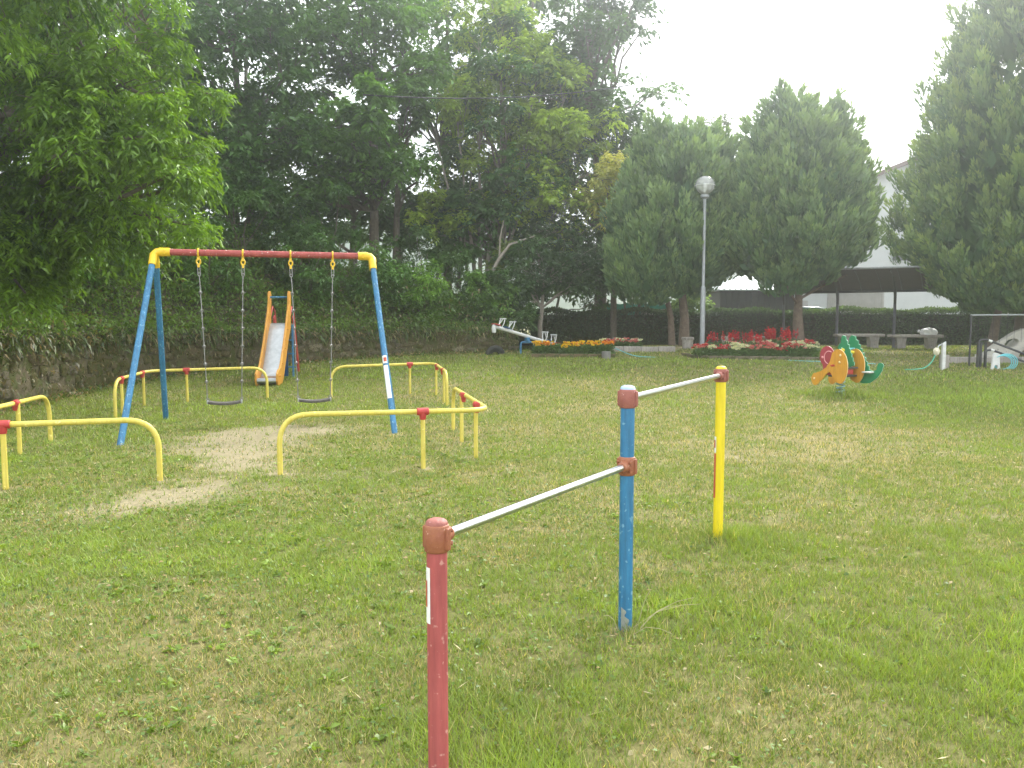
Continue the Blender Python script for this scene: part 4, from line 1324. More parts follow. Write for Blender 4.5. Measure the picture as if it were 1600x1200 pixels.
def fillet(pts, r, n=6):
    out = [Vector(pts[0])]
    for i in range(1, len(pts) - 1):
        p, a, b = Vector(pts[i]), Vector(pts[i - 1]), Vector(pts[i + 1])
        rr = min(r, (a - p).length * .45, (b - p).length * .45)
        p0, p1 = p + (a - p).normalized() * rr, p + (b - p).normalized() * rr
        for k in range(n + 1):
            t = k / n
            out.append(p0 * (1 - t) ** 2 + p * 2 * t * (1 - t) + p1 * t * t)
    out.append(Vector(pts[-1]))
    return out


def fence_piece(label, plan, posts, joints):
    root = thing('safety_fence', label, 'safety rail', (*SW_C, 0), SW_A, 'yellow rails around the swing set')

    def gz_(u, w):
        return lz(*sw(u, w))
    pts = [(plan[0][0], plan[0][1], gz_(*plan[0]) - .15)]
    for u, w in plan:
        pts.append((u, w, gz_(u, w) + FH))
    pts.append((plan[-1][0], plan[-1][1], gz_(*plan[-1]) - .15))
    MB().tube(fillet(pts, .3, 8), .0265, 14).build('rail', 'paint_yellow_fence', root)
    for u, w in posts:
        MB().tube([(u, w, gz_(u, w) - .15), (u, w, gz_(u, w) + FH)], .024, 14).build('post', 'paint_yellow_fence', root)
    for u, w, a in joints:
        m = MB()
        c, s2 = math.cos(a), math.sin(a)
        z = gz_(u, w) + FH
        m.tube([(u - c * .062, w - s2 * .062, z), (u - c * .055, w - s2 * .055, z), (u + c * .055, w + s2 * .055, z), (u + c * .062, w + s2 * .062, z)], [.033, .039, .039, .033], 16)
        m.tube([(u, w, z), (u, w, z - .045), (u, w, z - .085)], [.039, .037, .03], 16)
        m.build('joint', 'paint_red_joint', root)
    return root


fence_piece('front right corner piece of the yellow rail, nearest the camera', [(.17, -3.97), (2.32, -4.0), (2.5, -1.15)],
            [(1.61, -4.0), (2.29, -3.5), (2.38, -2.3)], [(1.61, -4.0, 0), (2.3, -3.5, R(87)), (2.4, -2.3, R(87))])
fence_piece('back right corner piece of the yellow rail, behind the stickered leg', [(1.05, 3.62), (3.1, 3.78), (3.0, 1.9)],
            [(2.6, 3.74), (3.08, 3.45), (3.02, 2.3)], [(2.6, 3.74, 0), (3.07, 3.3, R(90)), (3.02, 2.4, R(90))])
fence_piece('back left corner piece of the yellow rail, ending in front of the slide', [(-.14, 3.85), (-2.2, 3.6), (-2.4, 1.65)],
            [(-1.56, 3.68), (-2.24, 3.3), (-2.36, 2.0)], [(-1.56, 3.68, 0), (-2.24, 3.2, R(84)), (-2.36, 2.0, R(84))])
fence_piece('front left corner piece of the yellow rail, cut by the left edge', [(-.95, -3.95), (-2.95, -4.05), (-2.68, -.88)],
            [(-2.25, -4.02), (-2.86, -3.4), (-2.74, -1.89)], [(-2.25, -4.02, 0), (-2.88, -3.3, R(94)), (-2.76, -1.89, R(94))])

# ------------------------------------------------------------------ slide
SLX, SLY = -5.24, 17.35
sz0 = lz(SLX, SLY)
sl = thing('slide', 'small playground slide with orange sides and a steel chute below the wooded bank', 'slide', (SLX - .03, SLY, sz0), R(4.5))
W2 = .2
centre = [(-.12, .16), (.05, .16), (.2, .2), (.4, .36), (.75, .78), (1.05, 1.16), (1.2, 1.3), (1.3, 1.34), (1.75, 1.34)]
for sx in (-1, 1):
    out = [(-.16, 0), (-.22, .1), (-.2, .26), (-.08, .34), (.08, .36), (.2, .46), (.5, .8), (.85, 1.26), (1.0, 1.48), (1.12, 1.66), (1.2, 1.84), (1.2, 1.98), (1.26, 2.07), (1.36, 2.07), (1.43, 1.98),
           (1.42, 1.8), (1.36, 1.62), (1.36, 1.44), (1.34, 1.22), (1.22, 1.12), (1.05, .95), (.75, .55), (.45, .16), (.25, 0.02), (.1, -.05)]
    pl = MB().plate(out, .045, lambda a, b, w, s=sx: (s * (W2 + .022) + w, a, b)).build('side_panel', 'paint_orange', sl, bevel=.008)
    for (a, b) in [(-.1, .2), (.3, .46), (.6, .78), (.95, 1.2), (1.25, 1.5), (.02, .2)]:
        MB().tube([(sx * (W2 + .04), a, b), (sx * (W2 + .06), a, b)], .018, 8).build('bolt', 'paint_orange', pl)


def strip(seg, half, lift=0.0):
    m = MB()
    for a, b in seg:
        m.v += [(-half, a, b + lift), (half, a, b + lift), (half, a, b + lift - .012), (-half, a, b + lift - .012)]
    for i in range(len(seg) - 1):
        for j in range(4):
            k = (j + 1) % 4
            m.f.append((i * 4 + j, i * 4 + k, i * 4 + 4 + k, i * 4 + 4 + j))
    m.f += [(0, 1, 2, 3), tuple((len(seg) - 1) * 4 + j for j in (3, 2, 1, 0))]
    return m


strip([(.18, .19), (.3, .26), (.4, .36), (.75, .78), (1.05, 1.16), (1.2, 1.3), (1.3, 1.34)], W2).build('chute', 'steel_dull', sl)
strip([(-.12, .16), (.02, .155), (.18, .185)], W2).build('run_out', 'rusty_chute', sl)
MB().tube([(-W2, -.15, .105), (W2, -.15, .105)], .062, 18).build('end_roller', 'steel_dull', sl)
MB().tube([(-W2 - .02, 1.29, 1.93), (W2 + .02, 1.29, 1.93)], .024, 14).build('grab_bar', 'paint_blue', sl)
MB().box((0, 1.56, 1.31), (2 * W2 + .04, .44, .03)).build('platform', 'steel_dull', sl, bevel=.004)
MB().box((0, 1.3, .58), (2 * W2 - .06, .02, .95)).build('back_panel', 'paint_blue_dark', sl)
for sx in (-1, 1):
    prof = []
    N = 26
    for i in range(N + 1):
        t = i / N
        a, b = 1.74 + .62 * t, 1.46 * (1 - t) + .02
        sc = .035 * abs(math.sin(t * math.pi * 7))
        prof.append((a + .05 + sc, b + .04 + sc * .4))
    for i in range(N, -1, -1):
        t = i / N
        prof.append((1.74 + .62 * t - .05, 1.46 * (1 - t) + .02 - .03))
    la = MB().plate(prof, .04, lambda a, b, w, s=sx: (s * (W2 + .02) + w, a, b)).build('ladder_side', 'paint_red_joint', sl, bevel=.006)
    MB().tube([(sx * (W2 + .02), 1.4, 1.5), (sx * (W2 + .02), 1.6, 1.72), (sx * (W2 + .02), 1.85, 1.62), (sx * (W2 + .02), 1.98, 1.2)], .018, 10).build('handrail', 'paint_red_joint', sl)
for i in range(4):
    t = (i + .6) / 4.4
    MB().box((0, 1.74 + .62 * t, 1.46 * (1 - t)), (2 * W2, .11, .03)).build('step', 'paint_blue', sl, bevel=.005)
MB().plate([(1.34, -.1), (1.34, 1.3), (1.44, 1.3), (1.44, -.1)], .03, lambda a, b, w: (W2 + .07 + w, a, b)).build('support', 'paint_blue', sl)
MB().plate([(1.34, -.1), (1.34, 1.3), (1.44, 1.3), (1.44, -.1)], .03, lambda a, b, w: (-W2 - .07 + w, a, b)).build('support', 'paint_blue', sl)

# ------------------------------------------------------------------ spring rider with animal shaped panels
SRX, SRY = 6.46, 15.75
srz = lz(SRX, SRY)
ang = R(-60)
sr = thing('spring_rider', 'spring rider with orange, red and green animal shaped panels on a coiled spring', 'spring rider', (SRX, SRY, srz + .07), ang)
sr.scale = (.84, .84, .97)
# local x runs right and towards the camera, local y away to the right
m = MB()
pts = []
turns = 4.2
for i in range(90):
    t = i / 89
    a = t * turns * 2 * math.pi
    pts.append((.085 * math.cos(a), .085 * math.sin(a), .36 * t - .05))
m.tube(pts, .017, 8)
m.build('spring', 'spring_teal', sr)
MB().lathe([(.14, -.12), (.14, -.055), (.12, -.05)], n=20).build('base_plate', 'concrete_dark', sr)
MB().box((0, .12, .335), (.34, .72, .035)).build('deck', 'dark_steel', sr, bevel=.006)


def panel(name, outline, y, mat, edge_mat, flip=1, bolts=(), thick=.03):
    o = MB().plate(outline, thick, lambda a, b, w: (a, y + w, b)).build(name, mat, sr)
    # pale cut edge of the laminated board, a hair proud of the painted faces
    rim = MB().plate([(a, b) for a, b in outline], thick - .012, lambda a, b, w: (a, y + w, b))
    rim.f = rim.f[2:]
    c = np.mean(np.array(outline), 0)
    rim.v = [(v[0] + (v[0] - c[0]) * .006, v[1], v[2] + (v[2] - c[1]) * .006) for v in rim.v]
    rim.build('panel_edge', edge_mat, o)
    for a, b in bolts:
        MB().lathe([(.026, 0), (.026, .008), (.018, .02), (.004, .025)], n=12).build('bolt_cap', edge_mat, o).matrix_basis = Matrix.Translation((a, y - thick / 2 - .001, b)) @ Matrix.Rotation(R(90), 4, 'X')
    return o


def arc2(cx, cz, rx, rz, a0, a1, n):
    return [(cx + rx * math.cos(R(a0 + (a1 - a0) * i / n)), cz + rz * math.sin(R(a0 + (a1 - a0) * i / n))) for i in range(n + 1)]


# orange body: a tall rounded back with a long low snout
orange = arc2(.12, .52, .3, .36, -62, 130, 18) + [(-.14, .62), (-.26, .5), (-.42, .42), (-.55, .39)] + arc2(-.6, .25, .13, .13, 80, 300, 10) + [(-.46, .2), (-.36, .26), (-.26, .36), (-.16, .42), (-.08, .38), (-.02, .28), (.06, .22), (.2, .19)]
orange = [(a * .86, b) for a, b in orange]
panel('side_panel', orange, -.24, 'panel_orange', 'panel_orange_edge', bolts=[(.17, .76), (.15, .62), (-.54, .26)])
panel('side_panel', orange, .36, 'panel_orange', 'panel_orange_edge')
# red round head on a neck
red = arc2(-.3, .72, .2, .21, -50, 235, 20) + [(-.4, .5), (-.42, .36), (-.12, .32), (-.16, .5)]
panel('side_panel', red, -.12, 'panel_red', 'panel_pink_edge', bolts=[(-.42, .7)])
MB().torus((-.24, -.142, .70), .13, .011, (0, 1, 0), 20, 6, arc=R(200), start=R(60)).build('trim_ring', 'panel_pink_edge', sr)
# green scaly back with a curled tail
spine = []
for i in range(17):
    t = i / 16
    sc = .014 * (1 if i % 2 else -1)
    spine.append((-.02 + .34 * t ** .8 + sc * .7, 1.16 - .68 * t + sc))
green = [(-.1, 1.0), (-.1, 1.08), (-.06, 1.15)] + spine + [(.4, .44), (.46, .48), (.47, .54)] + arc2(.53, .56, .055, .055, 160, -40, 8) + [(.56, .46), (.48, .32), (.34, .2), (.2, .18), (.02, .24), (-.1, .4), (-.12, .7), (-.06, .8), (-.16, .84), (-.18, .92)]
panel('side_panel', [(a * 1.35, b) for a, b in green], .44, 'panel_green', 'panel_green_edge', bolts=[])
head = [(-.1, 1.0), (-.1, 1.08), (-.06, 1.15)] + [q for q in spine if q[1] > .55] + [(.12, .5), (-.08, .5), (-.12, .7), (-.06, .8), (-.16, .84), (-.18, .92)]
panel('side_panel', head, .1, 'panel_green', 'panel_green_edge', bolts=[(-.06, .88), (-.06, .78)])
MB().tube([(.02, .1, .88), (.02, .44, .88)], .02, 10).build('handle', 'hose_cyan', sr)
MB().box((.46, .36, .42), (.2, .22, .03)).build('seat', 'paint_white', sr, bevel=.006)
MB().box((.08, .06, .5), (.26, .55, .03)).build('seat', 'seat_rubber', sr, bevel=.006)
MB().box((-.06, .04, .64), (.02, .52, .22)).build('back_rest', 'dark_steel', sr, bevel=.004)
MB().tube([(.0, -.36, .55), (.0, -.19, .55)], .02, 10).build('foot_rest', 'paint_red_joint', sr)
MB().tube([(-.04, .05, .86), (.1, .3, .8)], .035, 10).build('handle', 'paint_yellow', sr)
MB().box((.12, .05, .42), (.12, .3, .1)).build('seat_bracket', 'paint_red_joint', sr, bevel=.006)

# ------------------------------------------------------------------ seesaw
sx_, sy_ = .46, 24.1
ssz = lz(sx_, sy_)
se_ang = math.atan2(1.75, 1.85)
ss = thing('seesaw', 'white seesaw beam tilted on a blue stand beside the marigolds', 'seesaw', (sx_, sy_, ssz), se_ang)
tilt = math.atan2(-.6, 2.6)
pv = .46
rot = Matrix.Rotation(-tilt, 3, 'Y')


def sp(a, b, c):
    v = rot @ Vector((a, b, c))
    return (v.x, v.y, v.z + pv)


bm_ = MB().tube([sp(-1.42, 0, .05), sp(1.42, 0, .05)], .052, 16)
bm_.build('beam', 'paint_white', ss)
for sgn in (-1, 1):
    for k, a in enumerate((.72, 1.12)):
        m = MB()
        for b in (-.1, .1):
            m.tube([sp(sgn * a, b * .4, .08), sp(sgn * (a + .0), b, .2), sp(sgn * (a - .02), b * .9, .36)], .016, 8)
        m.tube([sp(sgn * (a - .02), -.13, .34), sp(sgn * (a - .02), .13, .34)], .017, 8)
        m.tube([sp(sgn * (a + .13), 0, .1), sp(sgn * (a - .02), 0, .32)], .014, 8)
        m.build('handle', 'paint_white', ss)
        MB().box(sp(sgn * (a + .2), 0, .115), (.2, .2, .03), rot).build('seat', 'paint_red_joint' if k else 'paint_blue_dark', ss, bevel=.006)
    MB().lathe([(.06, -.1), (.07, 0), (.06, .1)], n=14).build('bumper', 'paint_white', ss).location = sp(sgn * 1.38, 0, -.03)
for w in (-1,):
    pts = fillet([(0, -.2, -.1), (0, -.2, .34), (0, .2, .34), (0, .2, -.1)], .08, 5)
    # the stand crosses under the beam, square to the view
    c2, s2 = math.cos(-se_ang), math.sin(-se_ang)
    pts = [Vector((p.y * c2, p.y * s2, p.z)) for p in pts]
    MB().tube(pts, .033, 12).build('stand', 'paint_blue', ss)
MB().box((0, 0, .42), (.13, .13, .12)).build('pivot', 'paint_blue', ss, bevel=.015)

# half buried tyre
ty = thing('tyre', 'half buried black tyre in the grass left of the seesaw', 'tyre', (-.5, 23.85, lz(-.5, 23.85) - .04), R(20))
MB().torus((0, 0, 0), .23, .085, (0, 1, 0), 32, 12).build('tread', 'rubber', ty)
MB().torus((0, 0, 0), .16, .05, (0, 1, 0), 28, 8).build('sidewall', 'rubber', ty)

# ------------------------------------------------------------------ lamp post
lx, ly = 5.79, 24.5
lp = thing('lamp_post', 'tall grey park lamp with a clear globe in front of the left conifer', 'street lamp', (lx, ly, lz(lx, ly)))
MB().lathe([(.075, -.1), (.075, 1.9), (.07, 1.96), (.055, 2.0)], n=20).build('lower_pole', 'lamp_metal', lp)
MB().lathe([(.048, 1.9), (.045, 4.62), (.05, 4.66)], n=20).build('upper_pole', 'lamp_metal', lp)
MB().lathe([(.06, 4.6), (.13, 4.66), (.13, 4.72), (.09, 4.74)], n=24).build('lamp_holder', 'lamp_metal', lp)
gl = MB().lathe([(.09, 4.735)] + [(.295 * math.sin(R(a)), 5.0 - .285 * math.cos(R(a))) for a in range(20, 180, 10)] + [(.004, 5.285)], n=36).build('globe', 'globe_plastic', lp)
MB().lathe([(.05, 4.73), (.055, 4.95), (.045, 5.05), (.01, 5.09)], n=16).build('bulb', 'paint_white', lp)
MB().torus((0, 0, 5.0), .297, .008, (0, 0, 1), 36, 6).build('globe_seam', 'paint_white', lp)

# ------------------------------------------------------------------ concrete stools and small block
def stool_mesh():
    m = MB()
    m.lathe([(.19, -.08), (.185, .1), (.19, .3), (.2, .32), (.2, .36), (.185, .375)], n=20)
    return m


for px0, Y, lab in [(5.62, 25.75, 'concrete stool left of the lamp post, under the left conifer'), (6.95, 26.0, 'concrete stool right of the lamp post, in the middle of the three'), (8.0, 26.1, 'concrete stool nearest the bare conifer trunk')]:
    r_ = thing('concrete_stool', lab, 'stool', (px0, Y, lz(px0, Y)), random.uniform(0, 3), 'concrete stools along the terrace')
    MB().lathe([(.175, -.08), (.17, .1), (.175, .27)], n=20).build('pedestal', 'concrete', r_)
    MB().lathe([(.185, .27), (.195, .285), (.195, .345), (.18, .36)], n=20).build('seat', 'concrete', r_)
o = thing('concrete_pot', 'small dark grey concrete cylinder at the corner of the marigold bed', 'block', (2.66, 22.7, lz(2.66, 22.7)))
MB().lathe([(.125, -.06), (.13, .18), (.125, .2), (.1, .2), (.095, .17), (.01, .165)], n=20).build('body', 'concrete_dark', o)
MB().torus((0, 0, .195), .113, .014, (0, 0, 1), 24, 6).build('rim', 'concrete_dark', o)

# ------------------------------------------------------------------ flower beds
def kerb_row(name, label, pts, w, h, mat, step=.55):
    root = thing(name, label, 'kerb', (pts[0][0], pts[0][1], 0))
    b = Vector((pts[0][0], pts[0][1], 0))
    for p, q in zip(pts[:-1], pts[1:]):
        p, q = Vector(p), Vector(q)
        L = (q - p).length
        k = max(1, round(L / step))
        a = math.atan2(q.y - p.y, q.x - p.x)
        for i in range(k):
            c = p.lerp(q, (i + .5) / k)
            MB().box((0, 0, 0), (L / k - .012, w, h + .12)).build('kerb_stone', mat, root, bevel=.012).matrix_basis = Matrix.Translation(
                Vector((c.x, c.y, lz(c.x, c.y) + h / 2 - .06 + random.uniform(-.008, .008))) - b) @ Matrix.Rotation(a + random.uniform(-.015, .015), 4, 'Z')
    return root


kerb_row('bed_edging', 'low stone edging of the marigold bed', [(.55, 23.05), (2.95, 23.0)], .1, .1, 'stone_brown', .4)
kerb_row('bed_edging', 'stone edging of the red and white flower bed', [(5.0, 23.6), (5.2, 22.75), (6.6, 22.45), (8.9, 22.3)], .1, .09, 'stone_grey', .4)
kerb_row('terrace_kerb', 'grey stone kerb of the terrace between the two flower beds', [(2.9, 24.7), (5.0, 24.65)], .18, .16, 'concrete', .6)
bed = MB()


def plant_proto(name, leaf_col, pet_cols, r, h, n_leaf, n_fl, fl_r, spike=False):
    me_l, me_f = None, None
    n = n_leaf
    th = rng.uniform(0, 2 * np.pi, n); rr = r * np.sqrt(rng.uniform(0, 1, n)); z = rng.uniform(.02, h * .75, n)
    P = np.stack([rr * np.cos(th) * .8, rr * np.sin(th) * .8, z], 1)
    D = unit(np.stack([np.cos(th), np.sin(th), rng.uniform(.1, 1.2, n)], 1) + rng.normal(0, .4, (n, 3)))
    V, Q = leaf_cards(P, D, rng.uniform(.05, .11, n), rng.uniform(.025, .05, n))
    f = rng.uniform(.7, 1.4, (n, 1))
    ml = mesh_np('foliage', V, Q, None, np.repeat(np.array(leaf_col) * f, 4, 0))
    Vs, Fs, Cs = [], [], []
    k = 0
    for i in range(n_fl):
        a = random.uniform(0, 2 * math.pi); q = r * math.sqrt(random.random()) * .95
        c = np.array([q * math.cos(a), q * math.sin(a), h * random.uniform(.8, 1.1)])
        pc = np.array(random.choice(pet_cols))
        if spike:
            m_ = 22
            t = rng.uniform(0, 1, m_)
            P = c + np.stack([rng.normal(0, .008, m_), rng.normal(0, .008, m_), t * .16 - .04], 1)
            D = unit(rng.normal(0, 1, (m_, 3)) + np.array([0, 0, .5]))
            V, Q = leaf_cards(P, D, rng.uniform(.045, .08, m_) * (1.2 - .7 * t), rng.uniform(.028, .045, m_))
        else:
            m_ = 16
            a2 = rng.uniform(0, 2 * np.pi, m_)
            D = unit(np.stack([np.cos(a2), np.sin(a2), rng.uniform(.1, 1.3, m_)], 1))
            P = np.repeat(c[None], m_, 0)
            V, Q = leaf_cards(P, D, rng.uniform(.6, 1.0, m_) * fl_r, rng.uniform(.5, .8, m_) * fl_r, droop=.1)
        Vs.append(V); Fs.append(Q + k); k += len(V)
        Cs.append(np.repeat(pc * rng.uniform(.8, 1.15, (m_, 1)), 4, 0))
    mf = mesh_np('blossom', np.concatenate(Vs), np.concatenate(Fs), None, np.concatenate(Cs))
    return ml, mf


GR = (.075, .15, .035)
protos = {
    'yellow': ('marigold_plant', [plant_proto('y', GR, [(.85, .5, .01), (.8, .58, .02)], .17, .26, 240, 12, .062) for _ in range(2)]),
    'orange': ('marigold_plant', [plant_proto('o', GR, [(.8, .26, .01), (.85, .36, .01)], .17, .26, 240, 12, .062) for _ in range(2)]),
    'green': ('marigold_plant', [plant_proto('g', GR, [(.8, .42, .01)], .17, .24, 280, 2, .04)]),
    'salvia': ('salvia_plant', [plant_proto('s', GR, [(.5, .02, .03), (.42, .015, .03)], .17, .34, 260, 6, .04, True) for _ in range(3)]),
    'red': ('petunia_plant', [plant_proto('r', GR, [(.5, .02, .03), (.55, .04, .05), (.65, .2, .2)], .18, .24, 220, 14, .066) for _ in range(2)]),
    'white': ('petunia_plant', [plant_proto('w', GR, [(.75, .75, .62), (.7, .72, .5)], .18, .25, 240, 13, .066) for _ in range(2)]),
    'pink': ('petunia_plant', [plant_proto('p', GR, [(.68, .24, .24), (.72, .34, .3), (.6, .12, .14)], .18, .25, 220, 14, .066) for _ in range(2)]),
}


def flower(kind, x, y, label, group, s=1.0):
    nm, pr_ = protos[kind]
    ml, mf = random.choice(pr_)
    r_ = thing(nm, label, 'flower', (x, y, lz(x, y)), random.uniform(0, 6.28), group)
    r_.scale = (s * 1.15, s * 1.15, s * 1.4)
    link('foliage', ml, 'leaf', r_)
    link('blossom', mf, 'petal', r_)


for i in range(8):
    for j in range(2):
        kind = ['yellow', 'orange', 'green', 'yellow', 'yellow', 'green', 'yellow', 'orange'][(i + 3 * j) % 8]
        lab = {'yellow': 'yellow marigold plant in the small bed beside the seesaw', 'orange': 'orange marigold plant in the small bed beside the seesaw',
               'green': 'mostly green marigold plant with few blooms in the small bed'}[kind]
        flower(kind, .8 + i * .28 + random.uniform(-.07, .07), 23.3 + j * .35 + random.uniform(-.08, .08), lab, kind + ' marigold plants', random.uniform(.85, 1.15))
for i in range(7):
    kind = ['white', 'red', 'red', 'white', 'pink', 'pink', 'white'][i]
    flower(kind, 2.85 + i * .17 + random.uniform(-.03, .03), 24.95 + random.uniform(-.1, .1), '%s petunia plant in the little bed behind the marigolds' % kind, kind + ' petunias behind the marigolds', .95)
for j, (y0, xa, xb) in enumerate([(22.75, 5.35, 8.7), (23.1, 5.45, 8.8), (23.5, 5.9, 8.9), (23.9, 6.4, 8.9), (24.25, 6.7, 8.6)]):
    x = xa
    while x < xb:
        kind = random.choices(['salvia', 'white', 'pink', 'red'], [4, 4, 3, 1] if j >= 2 else [1.5, 4, 4, 2])[0]
        if x < 6.0 and j < 2: kind = random.choice(['red', 'red', 'pink', 'white'])
        nm = {'salvia': 'red salvia plant with upright spikes in the large flower bed', 'white': 'white petunia plant in the large flower bed',
              'pink': 'pink petunia plant in the large flower bed', 'red': 'red petunia plant in the large flower bed'}[kind]
        flower(kind, x + random.uniform(-.06, .06), y0 + random.uniform(-.12, .12), nm, kind + ' plants in the large flower bed', random.uniform(.85, 1.2))
        x += random.uniform(.26, .36)

# ------------------------------------------------------------------ shelter, benches, bag
ax = Vector((.85, -.527, 0)).normalized()          # along the shelter
fr = Vector((-ax.y, ax.x, 0)) * -1                  # towards the lawn
if fr.y > 0: fr = -fr
o0 = Vector((10.72, 26.6, .68))
sh = thing('shelter', 'open shelter with a dark curved cantilever roof on thin steel posts', 'shelter', tuple(o0))
for s_ in (-1.72, 0, 1.72):
    b = ax * s_
    MB().tube([b + Vector((0, 0, -.1)), b + Vector((0, 0, 1.82))], .045, 14).build('post', 'shelter_post', sh)
    pts = [b + fr * (1.5 * t ** 1.6) + Vector((0, 0, 1.35 + 1.02 * math.sin(t * math.pi / 2))) for t in np.linspace(0, 1, 9)]
    MB().tube(pts, [.035] * 5 + [.03, .027, .024, .02], 8).build('bracket', 'dark_steel', sh)
m = MB()
rp = [(-.25, 1.80), (0, 1.84), (.4, 2.06), (.8, 2.22), (1.2, 2.34), (1.6, 2.42)]
S0, S1 = -1.95, 3.4
for (f_, z) in rp:
    for s_ in (S0, S1):
        p = ax * s_ + fr * f_
        m.v += [(p.x, p.y, z), (p.x, p.y, z + .035)]
for i in range(len(rp) - 1):
    a = i * 4
    m.f += [(a, a + 2, a + 6, a + 4), (a + 1, a + 5, a + 7, a + 3), (a, a + 4, a + 5, a + 1), (a + 2, a + 3, a + 7, a + 6)]
m.f += [(0, 1, 3, 2), (len(rp) * 4 - 4, len(rp) * 4 - 2, len(rp) * 4 - 1, len(rp) * 4 - 3)]
rf = m.build('roof', 'shelter_roof', sh)
p0, p1 = ax * S0 + fr * 1.62, ax * S1 + fr * 1.62
MB().tube([p0 + Vector((0, 0, 2.44)), p1 + Vector((0, 0, 2.44))], .032, 10).build('gutter', 'lamp_metal', rf)
p0, p1 = ax * S0 + fr * -.02, ax * S1 + fr * -.02
MB().tube([p0 + Vector((0, 0, 1.79)), p1 + Vector((0, 0, 1.79))], .04, 8).build('purlin', 'dark_steel', sh)
for i in range(9):
    s_ = S0 + .3 + i * (S1 - S0 - .6) / 8
    pts = [ax * s_ + fr * f_ + Vector((0, 0, z - .025)) for f_, z in rp]
    MB().tube(pts, .014, 6).build('rafter', 'dark_steel', rf)


def bench(label, x, y, rz, L):
    r_ = thing('stone_bench', label, 'bench', (x, y, lz(x, y)), rz, 'stone benches under the shelter')
    MB().box((0, 0, .40), (L, .42, .085)).build('slab', 'concrete', r_, bevel=.015)
    for a in (-.3, .3):
        m = MB()
        m.plate([(-.17, -.08), (-.15, .15), (-.19, .357), (.19, .357), (.15, .15), (.17, -.08)], .3, lambda u, v, w, a=a: (a * L + u * .85, w, v))
        m.build('support', 'concrete', r_, bevel=.012)


bench('stone slab bench behind the green panels of the spring rider', 11.2, 26.0, R(-2), 1.5)
bench('stone slab bench with a white bag on it', 12.85, 25.65, R(-3), 1.6)
bag = bmesh.new()
bmesh.ops.create_icosphere(bag, subdivisions=4, radius=1.0)
for v in bag.verts:
    c = v.co.copy()
    k = 1 + .16 * math.sin(5 * c.x + 3 * c.y) * math.sin(4 * c.z + 2 * c.x) + .1 * math.sin(11 * c.y + 7 * c.x)
    v.co = Vector((c.x * .25 * k, c.y * .16 * k, max(c.z, -.55) * .14 * k))
bme_ = bpy.data.meshes.new('bag'); bag.to_mesh(bme_); bag.free()
bme_.polygons.foreach_set('use_smooth', [True] * len(bme_.polygons))
bx_, by_ = 13.25, 25.6
bt = thing('plastic_bag', 'crumpled white plastic bag lying on the stone bench', 'bag', (bx_, by_, lz(12.85, 25.65) + .443))
link('body', bme_, 'plastic_bag', bt, (0, 0, .075))
MB().tube([(-.2, 0, .06), (-.27, .01, .1), (-.33, -.02, .13), (-.36, -.03, .08)], [.05, .03, .04, .015], 9).build('knot', 'plastic_bag', bt)

# ------------------------------------------------------------------ buildings behind the hedge
sb = thing('shed', 'small black shed with a pale metal hip roof behind the hedge', 'shed', (9.9, 34.0, .68))
for i in range(12):
    MB().box((-1.45 + .125 + i * .25, -1.2, 1.05), (.235, .05, 2.12)).build('wall_board', 'shed_wall', sb)
MB().box((0, 0, 1.04), (2.9, 2.36, 2.08)).build('wall', 'shed_wall', sb)
ev, rg, hx2, hy2 = 2.1, 2.78, 1.7, 1.5
m = MB()
m.v = [(-hx2, -hy2, ev), (hx2, -hy2, ev), (hx2, hy2, ev), (-hx2, hy2, ev), (-.25, 0, rg), (.25, 0, rg), (-hx2, -hy2, ev - .05), (hx2, -hy2, ev - .05), (hx2, hy2, ev - .05), (-hx2, hy2, ev - .05)]
m.f = [(0, 1, 5, 4), (1, 2, 5), (2, 3, 4, 5), (3, 0, 4), (0, 6, 7, 1), (1, 7, 8, 2), (2, 8, 9, 3), (3, 9, 6, 0), (6, 9, 8, 7)]
ro = m.build('roof', 'shed_roof', sb, smooth=False)
for i in range(15):
    x = -hx2 + .12 + i * (2 * hx2 - .24) / 14
    t = 1.0 if abs(x) < .25 else max(0, (hx2 - abs(x)) / (hx2 - .25))
    MB().tube([(x, -hy2, ev + .012), (x, -hy2 + hy2 * t, ev + (rg - ev) * t + .012)], .014, 5).build('roof_seam', 'shed_roof', ro)

hs = thing('house', 'white house with a dark gable roof showing between the conifers', 'house', (20.5, 41.0, .68))
gw, gh = 5.6, 7.55
MB().plate([(-gw, -.5), (gw, -.5), (gw, 6.6), (0, 8.9), (-gw, 6.6)], 8.0, lambda a, b, w: (a, 4.0 + w, b)).build('wall', 'house_white', hs, smooth=False)
for sgn in (-1, 1):
    m = MB()
    m.plate([(0, 9.15), (0, 8.93), (sgn * (gw + .45), 6.45), (sgn * (gw + .45), 6.66)], 8.9, lambda a, b, w: (a, 4.0 + w, b))
    m.build('roof', 'house_roof', hs, smooth=False)
m = MB().box((-.5, -.03, 4.4), (1.7, .08, 1.2)).build('window', 'steel_dull', hs)
MB().box((-.5, -.08, 4.4), (1.58, .04, 1.08)).build('pane', 'car_glass', m)

